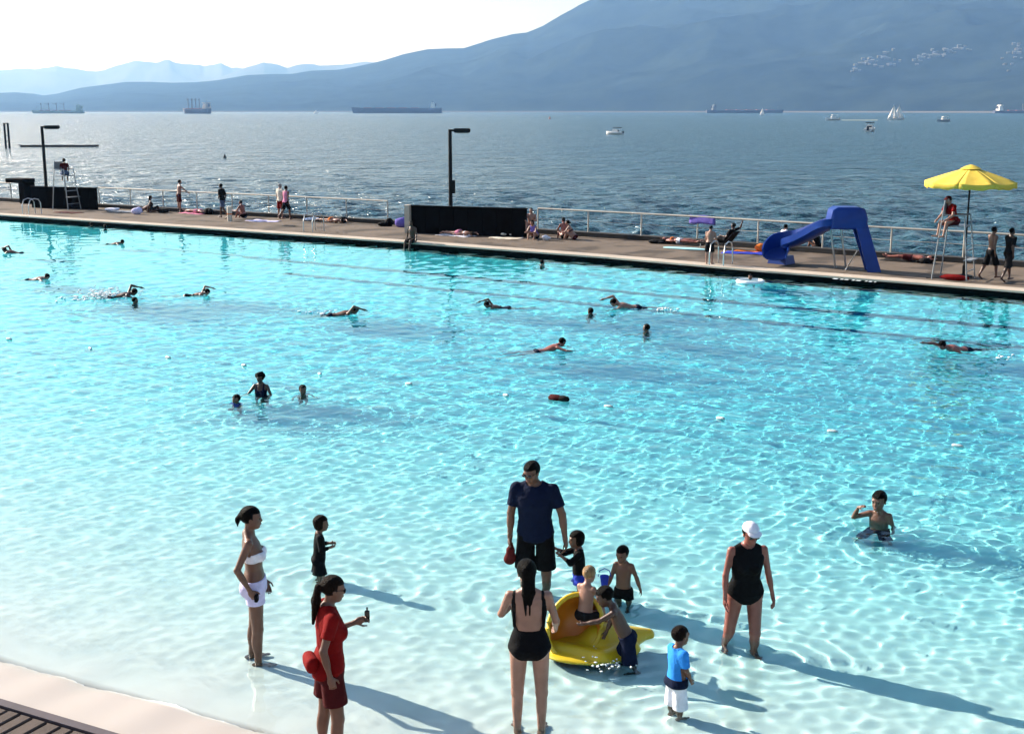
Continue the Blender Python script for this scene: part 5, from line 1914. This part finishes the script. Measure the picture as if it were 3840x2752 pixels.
person('dark figure sitting on the pool edge with legs in the water', (eq.x, eq.y + .15, DECK_Z), 150, 1.68, 'm', dict(SIT, lean=10, tr=(.1, 1, -.05), sr=(0, .25, -1), tl=(.1, 1, -.05), sl=(0, .25, -1), ur=(.3, -.2, -.95), ar=(.1, .1, -1), ul=(.35, .2, -.9), al=(.2, .5, -.7), pz=.11), [TR('black', .8)], ('short', 'black'), 'brown', V_D)
lying('person in pale pink lying along the foot of the long wind wall', 1010, 521, -124, 1.68, 'f', [('bikini_bottom', 'pink', dict(len=.3, top=.05)), ('bikini_top', 'white')], True, ('bob', 'brown'), 'fair', 'white', 'white towel under the person beside the long wind wall')
towel_at(D(1120, 527), WH, 'cream', 'cream towel on the deck at the dark end of the long wind wall', 1.5, .6)
deck_person('person in dark purple sitting hunched at the end of the long wind wall', 1186, 528, 150, 1.68, 'f', dict(SIT, lean=32), [('tank_top', 'purple', dict(sleeve=0, e=.01)), TR('black', .4)], ('bob', 'brown'), 'fair')
deck_person('fair person leaning on the end of the long wind wall behind the hunched one', 1176, 523, 170, 1.7, 'm', dict(SIT, lean=2, pz=.45), [TR('grey', .6)], ('short', 'brown'), 'fair')
deck_person('bare-shouldered person sitting with back turned, left one of the close pair', 1250, 528, 20, 1.7, 'f', dict(SIT, lean=14), [('bikini_bottom', 'black', dict(len=.15, top=.04))], ('bun', 'black'), 'red')
deck_person('person sitting sideways with bent knees, right one of the close pair', 1272, 530, 75, 1.66, 'f', dict(SIT, lean=30), [('bikini_bottom', 'darkred', dict(len=.15, top=.04)), ('bikini_top', 'darkred')], ('bun', 'black'), 'fair')
lying('person lying on the back with raised knee beside the pale blue board', 1512, 540, 56, 1.7, 'f', [('bikini_bottom', 'white', dict(len=.25, top=.05)), ('bikini_top', 'orange')], False, ('long', 'black'), 'red', 'black', 'black towel under the person behind the pale blue board')
kq = D(1518, 551)
kb = grow_mesh('swim_board', [Ell(v3(0, 0, .03), v3(1.0, .26, .045), None, 'x', .01)], .016, lambda X, Y, Z: np.abs(Z - .03) - .028 + 0 * X + 0 * Y)
link('swim_board', kb, mat('pale_blue_board', (0.35, 0.66, 0.72), 0.4, 0.05, 4), None, 'pale blue board lying on the deck left of the man in dark shorts', 'board', loc=(kq.x, kq.y, DECK_Z)).rotation_euler = (0, 0, R(-30))
dm = D(1568, 582)
deck_person('bare-backed boy in dark shorts standing at the pool edge beside the ladder', 1570, 584, -25, 1.40, 'm', dict(STAND, lean=10, ur=(.15, .35, -.95), ar=(-.1, .6, -.6), ul=(.15, .2, -1), al=(-.1, .5, -.8), wide=1.1), [TR('black', .8)], ('short', 'black'), 'fair')
# reclining person on a low lounger
lq = D(1598, 550)
lo = empty('beach_lounger', (lq.x, lq.y, DECK_Z), R(-38), 'low dark beach lounger with raised back behind the boy in dark shorts', 'lounger')
MB().box((-.35, 0, .22), (1.1, .58, .05), bev=.01).build('seat', CL['charcoal'], lo)
MB().add([(.18, -.29, .22), (.62, -.29, .75), (.62, .29, .75), (.18, .29, .22), (.22, -.29, .19), (.66, -.29, .72), (.66, .29, .72), (.22, .29, .19)], [(0, 1, 2, 3), (7, 6, 5, 4), (0, 4, 5, 1), (1, 5, 6, 2), (2, 6, 7, 3), (3, 7, 4, 0)]).build('backrest', CL['charcoal'], lo)
for x, y in ((-.85, -.27), (-.85, .27), (.3, -.27), (.3, .27)):
    MB().tube([(x, y, 0), (x, y, .2)], .018, 6).build('leg', M_STEEL, lo)
deck_person('dark-clad person reclining on the low lounger beside the railing', 1606, 550, 52, 1.72, 'm', dict(pz=.34, lean=-34, tr=(.1, 1, .28), sr=(0, .8, -.55), tl=(.1, 1, .12), sl=(0, 1, -.25), ur=(.6, -.3, .2), ar=(-.3, -.4, .8), ul=(.3, .4, -.8), al=(-.2, .9, .1), hpitch=10), [('tshirt', 'black', dict(sleeve=.8, e=.015)), TR('charcoal', .9)], ('short', 'black'), 'brown')
towel_at(D(1650, 560), WH + 8, 'royal', 'royal blue towel on the deck left of the slide')
towel_at(D(1655, 556), WH, 'orange', 'orange towel crumpled behind the royal blue towel', 1.1, .5)
deck_person('person wrapped in a white towel sitting hunched at the railing behind the slide chute', 1728, 553, -50, 1.62, 'f', dict(SIT, lean=26, pz=.30), [('tank_top', 'white', dict(sleeve=0, e=.03, low=-.06)), ('skirt', 'white', dict(len=.8, flare=.04))], ('short', 'black'), 'fair')
deck_person('person in black sitting half hidden behind the slide chute', 1812, 553, 40, 1.66, 'f', dict(SIT, lean=16), [('tshirt', 'black', dict(sleeve=.9)), TR('charcoal', .9)], ('bob', 'black'), 'tan')
lying('sunburnt person stretched on the back between the slide and the lifeguard chair', 2005, 577, -124, 1.72, 'm', [TR('darkred', .6)], False, ('short', 'brown'), 'red', 'charcoal', 'dark towel under the sunburnt person near the lifeguard chair')
deck_person('bare-chested walker in long dark shorts, left of the walking pair', 2190, 618, -72, 1.72, 'm', WALK, [TR('black', 1.05)], ('short', 'black'), 'tan', vox=.016)
deck_person('walker in dark shirt and long dark shorts, right of the walking pair', 2229, 624, -70, 1.72, 'm', dict(WALK, tr=(.02, -.30, -1), sr=(0, -.55, -1), tl=(.02, .36, -1), sl=(0, .08, -1), fr=(.1, .8, -.7), fl=(.1, 1, 0), al=(-.1, .9, -.1)), [('tshirt', 'black', dict(sleeve=.8, e=.018)), TR('charcoal', 1.1)], ('short', 'black'), 'brown', vox=.016)
# things left along the railing
for x_, y_, col, lb, nm, ct, rx_ in ((248, 466, 'white', 'crumpled white towel at the foot of the railing beside the left wind wall', 'crumpled_towel', 'towel', (.42, .26, .10)), (362, 470, 'charcoal', 'heap of dark clothes right of the upright sitting person', 'clothes_heap', 'clothes', (.34, .24, .13)),
                                   (462, 474, 'black', 'black bag on the deck behind the walking person in black', 'shoulder_bag', 'bag', (.26, .18, .20)), (690, 488, 'white', 'crumpled white towel by the railing above the middle ladder', 'crumpled_towel', 'towel', (.40, .22, .10)),
                                   (760, 492, 'black', 'dark bag at the head of the person lying near the middle ladder', 'shoulder_bag', 'bag', (.24, .16, .17)), (1122, 522, 'cream', 'small pale bundle at the foot of the long wind wall', 'clothes_heap', 'clothes', (.20, .14, .10)),
                                   (1208, 531, 'white', 'small white bundle in front of the hunched person', 'clothes_heap', 'clothes', (.13, .11, .13)), (1455, 538, 'charcoal', 'dark bundle left of the person with raised knee', 'clothes_heap', 'clothes', (.38, .2, .10)),
                                   (1685, 556, 'orange', 'orange and brown bag beside the royal blue towel', 'shoulder_bag', 'bag', (.22, .16, .18)), (2050, 582, 'charcoal', 'dark bundle at the feet of the sunburnt person lying down', 'clothes_heap', 'clothes', (.26, .18, .12))):
    q = D(x_, y_)
    r_ = np.random.default_rng(int(x_))
    pr = [Ell(v3(0, 0, rx_[2] * .8), v3(*rx_), None, 'x', .04)] + [Ell(v3(*(r_.normal(size=2) * (rx_[0] * .5, rx_[1] * .5)), rx_[2] * r_.uniform(.5, 1.1)), v3(*(np.array(rx_) * r_.uniform(.35, .6))), rotz(r_.uniform(0, 3)), 'x', .04) for _ in range(6)]
    link(nm, grow_mesh(nm, pr, .02, lambda X, Y, Z: -Z + 0 * X + 0 * Y, wr=.02), CL[col], None, lb, ct, loc=(q.x, q.y, DECK_Z))
hq, hq2 = along(7.6), along(8.55)
hd_ = (hq2 - hq).normalized()
hn_ = Vector((-hd_.y, hd_.x, 0))
vs, fs = [], []
for i in range(11):
    for j in range(9):
        f = j / 8
        s_ = -1 if f < .5 else 1
        dz_ = abs(f - .5) * 2
        p_ = hq.lerp(hq2, i / 10) + hn_ * (.055 * math.sin((f - .5) * math.pi) + .012 * math.sin(i * 1.7) * dz_)
        vs.append((p_.x, p_.y, ZR + .985 - .34 * dz_ - .02 * math.sin(i * .9)))
for i in range(10):
    for j in range(8):
        a_i = i * 9 + j
        fs.append((a_i, a_i + 1, a_i + 10, a_i + 9))
ht = MB().add(vs, fs).build('hanging_towel', CL['purple'], None, smooth=True, label='purple towel hung over the top rail left of the boy in dark shorts', cat='towel')
ht.modifiers.new('thick', 'SOLIDIFY').thickness = .01
# painted depth marks on the edge below the slide
dmk = empty('depth_marking', tuple(D(1905, 618)), math.atan2(-2.8, 3.95), 'row of small pale painted marks on the pool edge below the slide', 'marking')
for k_, (x, wd) in enumerate(((-.75, .16), (-.52, .10), (-.36, .13), (-.12, .09), (.05, .15), (.32, .06), (.46, .10), (.62, .05))):
    MB().box((x, -.33, .006), (wd, .16, .004)).build('mark', mat('mark_paint', (0.72, 0.74, 0.74), 0.7, 0.1, 20), dmk)

# ------------------------------------------------------------------ on the sea
M_RUST = mat('hull_red', (0.25, 0.07, 0.05), 0.6, 0.2, .2)
M_HULLD = mat('hull_dark', (0.025, 0.03, 0.07), 0.5, 0.2, .1)
M_HULLG = mat('hull_green', (0.22, 0.30, 0.22), 0.5, 0.2, .1)
M_HULLP = mat('hull_pale', (0.55, 0.45, 0.38), 0.5, 0.2, .1)
M_SHIPW = mat('ship_white', (0.70, 0.68, 0.66), 0.5, 0.08, .3)
M_CRANE = mat('crane_grey', (0.10, 0.11, 0.12), 0.5, 0.1, .3)


def ship(loc, rz, L, Bm, fb, label, hullm, cranes=4, house=True, crane_h=22, hm=None, loaded=True):
    r_ = empty('cargo_ship', (loc[0], loc[1], SEA_Z), rz, label, 'ship', 'cargo ships at anchor')
    rings = []
    for f in np.linspace(0, 1, 15):
        x = (f - .5) * L
        bw = Bm / 2 * min(1, (1 - f) * 7.0 + .03) ** .6 * min(1, .55 + f * 5)
        sheer = fb * (1 + .18 * max(0, (f - .85) / .15) + .10 * max(0, (.12 - f) / .12))
        fl_ = .72
        rings.append([(x, -bw * fl_, -2), (x + (3 if f == 1 else 0), -bw, sheer * .6), (x + (6 if f == 1 else 0), -bw, sheer), (x + (6 if f == 1 else 0), bw, sheer), (x + (3 if f == 1 else 0), bw, sheer * .6), (x, bw * fl_, -2)])
    MB().loft(rings).build('hull', hullm, r_)
    if house:
        hx = -.40 * L
        hs = MB()
        for i in range(5):
            hs.box((hx, 0, fb + 1.6 + i * 2.9), (13 - i * .7, Bm * (.86 - .05 * i), 2.85), bev=.2)
        hs.box((hx + 1, 0, fb + 16.5), (7, Bm * 1.0, 2.2), bev=.2)
        dh = hs.build('deckhouse', hm or M_SHIPW, r_)
        for i in range(4):
            MB().box((hx + 6.6 - i * .35, 0, fb + 2.1 + i * 2.9), (.4, Bm * .66, .9)).build('window_band', M_LENS, dh)
        MB().lathe([(2.6, 0), (2.6, 8), (2.2, 9)], (hx - 9, 0, fb + 6), 12).build('funnel', hullm, r_)
        MB().tube([(hx, 0, fb + 17), (hx, 0, fb + 27)], .5, 6).build('mast', M_CRANE, r_)
    n = max(cranes, 5)
    for i in range(n):
        x = L * (-.26 + .66 * (i + .5) / n)
        MB().box((x, 0, fb + 1.0), (L * .66 / n * .72, Bm * .62, 2.0), bev=.2).build('hatch', M_RUST if loaded else M_CRANE, r_)
    for i in range(cranes):
        x = L * (-.26 + .66 * (i + 1) / (cranes + .4))
        c_ = MB().tube([(x, 0, fb), (x, 0, fb + crane_h)], [1.5, 1.2], 8).box((x, 0, fb + crane_h * .82), (3.4, 3.4, 4)).build('crane_post', M_CRANE, r_)
        MB().tube([(x, 0, fb + crane_h * .80), (x + L * .09, 0, fb + crane_h * .95)], .6, 6).build('crane_boom', M_CRANE, c_)
    MB().tube([(.44 * L, 0, fb), (.44 * L, 0, fb + 12)], .5, 6).build('fore_mast', M_CRANE, r_)
    return r_


def sea_at(dx, Y):
    q = dep(dx, 248, Y)
    return (q.x, Y)


ship(sea_at(130, 3900), R(186), 150, 24, 8, 'pale green bulk carrier with four dark cranes, farthest left ship', M_HULLG, 4, True, 24, M_HULLG)
ship(sea_at(436, 3600), R(148), 98, 27, 13, 'cargo ship seen end-on with cranes and dark stern, second ship from the left', M_HULLD, 4, True, 30, M_HULLP)
ship(sea_at(880, 4100), R(180), 285, 40, 16, 'long low dark blue bulk carrier with white bridge, in the middle of the bay', M_HULLD, 0, True)
ship(sea_at(1648, 4300), R(2), 258, 38, 10, 'long dark carrier low in the water below the mountain', M_HULLD, 0, True, hm=M_CRANE)
ship(sea_at(2262, 4000), R(4), 180, 30, 8, 'ship with pale deckhouse cut off by the right edge', M_HULLD, 2, True)


def motorboat(dx, Y, rz, L, label, hull, canopy, cat='boat'):
    q = sea_at(dx, Y)
    r_ = empty('motor_boat', (q[0], q[1], SEA_Z), R(rz), label, cat, 'small boats in the bay')
    rings = []
    for f in np.linspace(0, 1, 9):
        x = (f - .45) * L
        bw = L * .17 * (1 - f ** 3) ** .7 + .02
        sh_ = L * .13 * (1 + .35 * f ** 2)
        rings.append([(x, -bw * .5, -.2), (x, -bw, sh_ * .6), (x, -bw, sh_), (x, bw, sh_), (x, bw, sh_ * .6), (x, bw * .5, -.2)])
    MB().loft(rings).build('hull', hull, r_)
    cab = MB().box((-.02 * L, 0, L * .19), (L * .36, L * .24, L * .14), taper=.85, bev=0).build('cabin', M_SHIPW, r_)
    MB().box((-.02 * L, 0, L * .20), (L * .362, L * .20, L * .06), taper=.93).build('window', M_LENS, cab)
    MB().box((-.12 * L, 0, L * .36), (L * .42, L * .26, L * .035), bev=.02).build('canopy', canopy, r_)
    for sx in (-.3, .06):
        for sy in (-.11, .11):
            MB().tube([(sx * L, sy * L, L * .13), (sx * L, sy * L, L * .35)], .03, 5).build('canopy_post', M_STEEL, r_)
    MB().box((-.47 * L, 0, L * .12), (L * .05, L * .08, L * .14), bev=.02).build('outboard', M_DARK, r_)
    return r_


def boatY(dy):
    return (CAM_H - SEA_Z) / (math.tan(PR + math.atan((dy * K - 366.5) / FPX)))


motorboat(1363, boatY(297), 150, 6.8, 'white motorboat with a canopy in the middle of the bay', M_SHIPW, M_DARK)
motorboat(1929, boatY(291), 62, 10.5, 'dark-canopied motorboat seen from astern below the white sails', M_SHIPW, M_DARK)
motorboat(1845, boatY(266), 185, 13, 'low white speedboat heading left in front of a yellow wake', M_SHIPW, M_SHIPW)
motorboat(2090, boatY(269), 200, 11, 'small grey boat near the right edge of the bay', mat('boat_grey', (.3, .33, .36), .5), M_SHIPW)
MB().add([(0, 0, 0), (34, 1, 0), (34, 3.5, 0), (0, 1.5, 0), (0, .7, .25), (34, 2.2, .2)], [(0, 1, 5, 4), (4, 5, 2, 3), (0, 4, 3), (1, 2, 5)]).build('boat_wake', mat('wake_foam', (.75, .72, .45), .8, .1, .5), None, label='pale yellowish wake line behind the low white speedboat', cat='wake', loc=(sea_at(1862, boatY(266))[0], boatY(266), SEA_Z + .1), kind='stuff')


def sailboat(dx, Y, L, h, label, two=False, rz=80):
    q = sea_at(dx, Y)
    r_ = empty('sail_boat', (q[0], q[1], SEA_Z), R(rz), label, 'sailboat', 'sailing boats in the bay')
    rings = []
    for f in np.linspace(0, 1, 9):
        x = (f - .45) * L
        bw = L * .14 * (1 - (2 * f - .9) ** 2 * .7)
        rings.append([(x, -bw * .3, -.3), (x, -bw, L * .07), (x, -bw, L * .1), (x, bw, L * .1), (x, bw, L * .07), (x, bw * .3, -.3)])
    MB().loft(rings).build('hull', M_SHIPW, r_)
    MB().tube([(.05 * L, 0, 0), (.05 * L, 0, h)], .10, 6).build('mast', M_STEEL, r_)

    def sail(pts_, nm):
        vs = [Vector(p_) for p_ in pts_]
        o = []
        fs = []
        n = 6
        for i in range(n + 1):
            a, b_ = vs[0].lerp(vs[2], i / n), vs[1].lerp(vs[2], i / n)
            for j in range(n + 1):
                c_ = a.lerp(b_, j / n)
                c_.y += .08 * L * math.sin(math.pi * j / n) * (1 - i / n)
                o.append(tuple(c_))
        for i in range(n):
            for j in range(n):
                a = i * (n + 1) + j
                fs.append((a, a + 1, a + n + 2, a + n + 1))
        ob = MB().add(o, fs).build(nm, M_SAIL, r_, smooth=True)
        sm_ = ob.modifiers.new('thick', 'SOLIDIFY')
        sm_.thickness = .05
    sail([(.03 * L, 0, L * .16), (-.42 * L, .05 * L, L * .16), (.04 * L, 0, h * .98)], 'mainsail')
    sail([(.52 * L, 0, L * .12), (.10 * L, .06 * L, L * .14), (.07 * L, 0, h * .86)], 'jib')
    return r_


M_SAIL = mat('sail_cloth', (0.80, 0.76, 0.72), 0.8, 0.05, 2)
sailboat(1979, boatY(264), 11, 14.5, 'white sailboat, left of the two sailing close together', rz=160)
sailboat(1991, boatY(264), 11, 14.5, 'white sailboat, right of the two sailing close together', rz=168)
sailboat(1688, 2600, 10, 14, 'tiny sailboat in front of the long dark carrier', rz=150)
sailboat(700, 3600, 14, 11, 'tiny pale boat between the ships on the left', rz=170)
# swimmer's head, buoy, raft and piles
q = sea_at(493, boatY(349))
by = empty('marker_buoy', (q[0], q[1], SEA_Z), 0, 'small dark buoy on the water above the person walking in black', 'buoy', 'buoys in the bay')
MB().lathe([(.02, -.2), (.30, -.1), (.32, .15), (.16, .4), (.12, .62), (.02, .66)], n=12).build('body', M_DARK, by, smooth=True)
MB().tube([(0, 0, .6), (0, 0, .85)], .03, 6).build('stem', M_DARK, by)
q = sea_at(1217, boatY(263))
by2 = empty('marker_buoy', (q[0], q[1], SEA_Z), 0, 'reddish buoy far out, left of the white canopy motorboat', 'buoy', 'buoys in the bay')
MB().lathe([(.2, -.5), (1.1, 0), (1.0, .8), (.5, 1.6), (.4, 2.6), (.1, 3.0)], n=12).build('body', M_RUST, by2, smooth=True)
MB().tube([(0, 0, 2.9), (0, 0, 3.6)], .08, 6).build('stem', M_DARK, by2)
Yr = boatY(325)
xa, xb = sea_at(40, Yr)[0], sea_at(211, Yr)[0]
raft = empty('swim_raft', ((xa + xb) / 2, Yr, SEA_Z), 0, 'long low dark floating raft behind the left lamp post', 'raft')
Lr = xb - xa
nb_ = 12
for i in range(nb_):
    MB().box((-Lr / 2 + Lr * (i + .5) / nb_, 0, .42), (Lr / nb_ - .03, 3.0, .10), bev=.01).build('plank', M_WALLD, raft)
for y in (-1.2, 0, 1.2):
    MB().tube([(-Lr / 2 + .4, y, .12), (Lr / 2 - .2, y, .12)], .26, 8).build('pontoon', M_DARK, raft, smooth=True)
MB().box((-Lr / 2 - .2, 0, .52), (.7, 1.2, .08), bev=.01).build('ladder_board', M_WALLD, raft)
Yp = boatY(328)
pil = empty('dock_piles', (sea_at(11, Yp)[0], Yp, SEA_Z), 0, 'pair of dark upright piles joined by crossbars at the left edge', 'piles')
hp_ = dep(11, 273, Yp).z - SEA_Z
for s_ in (-1, 1):
    MB().tube([(s_ * .42, 0, -2), (s_ * .42, 0, hp_)], .24, 10).build('pile', M_WALLD, pil, smooth=True)
MB().box((0, -.02, hp_ + .03), (1.2, .34, .22), bev=.02).build('top_beam', M_WALLD, pil)
for f in (.30, .52):
    MB().box((0, -.14, hp_ * f), (.9, .08, .12), bev=.01).build('crossbar', M_WALLD, pil)

# ------------------------------------------------------------------ houses on the mountain side
M_HSE = mat('house_wall', (0.12, 0.115, 0.10), 0.8, 0.1, .1)
M_HROOF = mat('house_roof', (0.30, 0.28, 0.26), 0.8, 0.2, .1)
hm_ = bpy.data.meshes.new('house')
hm_.from_pydata([(-.5, -.4, -.6), (.5, -.4, -.6), (.5, .4, -.6), (-.5, .4, -.6), (-.5, -.4, .5), (.5, -.4, .5), (.5, .4, .5), (-.5, .4, .5), (-.55, 0, .82), (.55, 0, .82)], [],
                [(0, 1, 5, 4), (1, 2, 6, 5), (2, 3, 7, 6), (3, 0, 4, 7), (4, 5, 9, 8), (6, 7, 8, 9), (5, 6, 9), (7, 4, 8)])
hm_.materials.append(M_HSE)
hm_.materials.append(M_HROOF)
hm_.polygons[4].material_index = hm_.polygons[5].material_index = 1
hr = np.random.default_rng(4)


def slope_hit(dx, dy):
    """where the line of sight meets the mountain slope"""
    r_ = ray(dx, dy)
    azr = math.atan2(r_[0], r_[1])
    hor = math.hypot(r_[0], r_[1])
    for rr_ in np.arange(5200, 14500, 40.0):
        z = CAM_H + r_[2] / hor * rr_
        if ground_z(azr, rr_) >= z:
            return (rr_ * math.sin(azr), rr_ * math.cos(azr), ground_z(azr, rr_))
    return None


for x0, y0, x1, y1, n, sp_ in ((1890, 152, 1965, 128, 40, 7), (1940, 148, 1985, 140, 12, 5), (2030, 140, 2085, 118, 30, 4), (2085, 122, 2145, 105, 26, 4), (2215, 150, 2267, 110, 16, 12)):
    for i in range(n):
        f = hr.uniform()
        h_ = slope_hit(x0 + (x1 - x0) * f + hr.normal() * 6, y0 + (y1 - y0) * f + hr.normal() * sp_)
        if h_ is None:
            continue
        o = link('house', hm_, None, None, 'small pale house among the trees on the mountain side', 'house', 'houses on the mountain side')
        o.location = h_
        sc_ = hr.uniform(7, 13)
        o.scale = (sc_ * hr.uniform(.9, 1.8), sc_ * .9, sc_ * hr.uniform(.5, .75))
        o.rotation_euler = (0, 0, hr.uniform(-.5, .5))
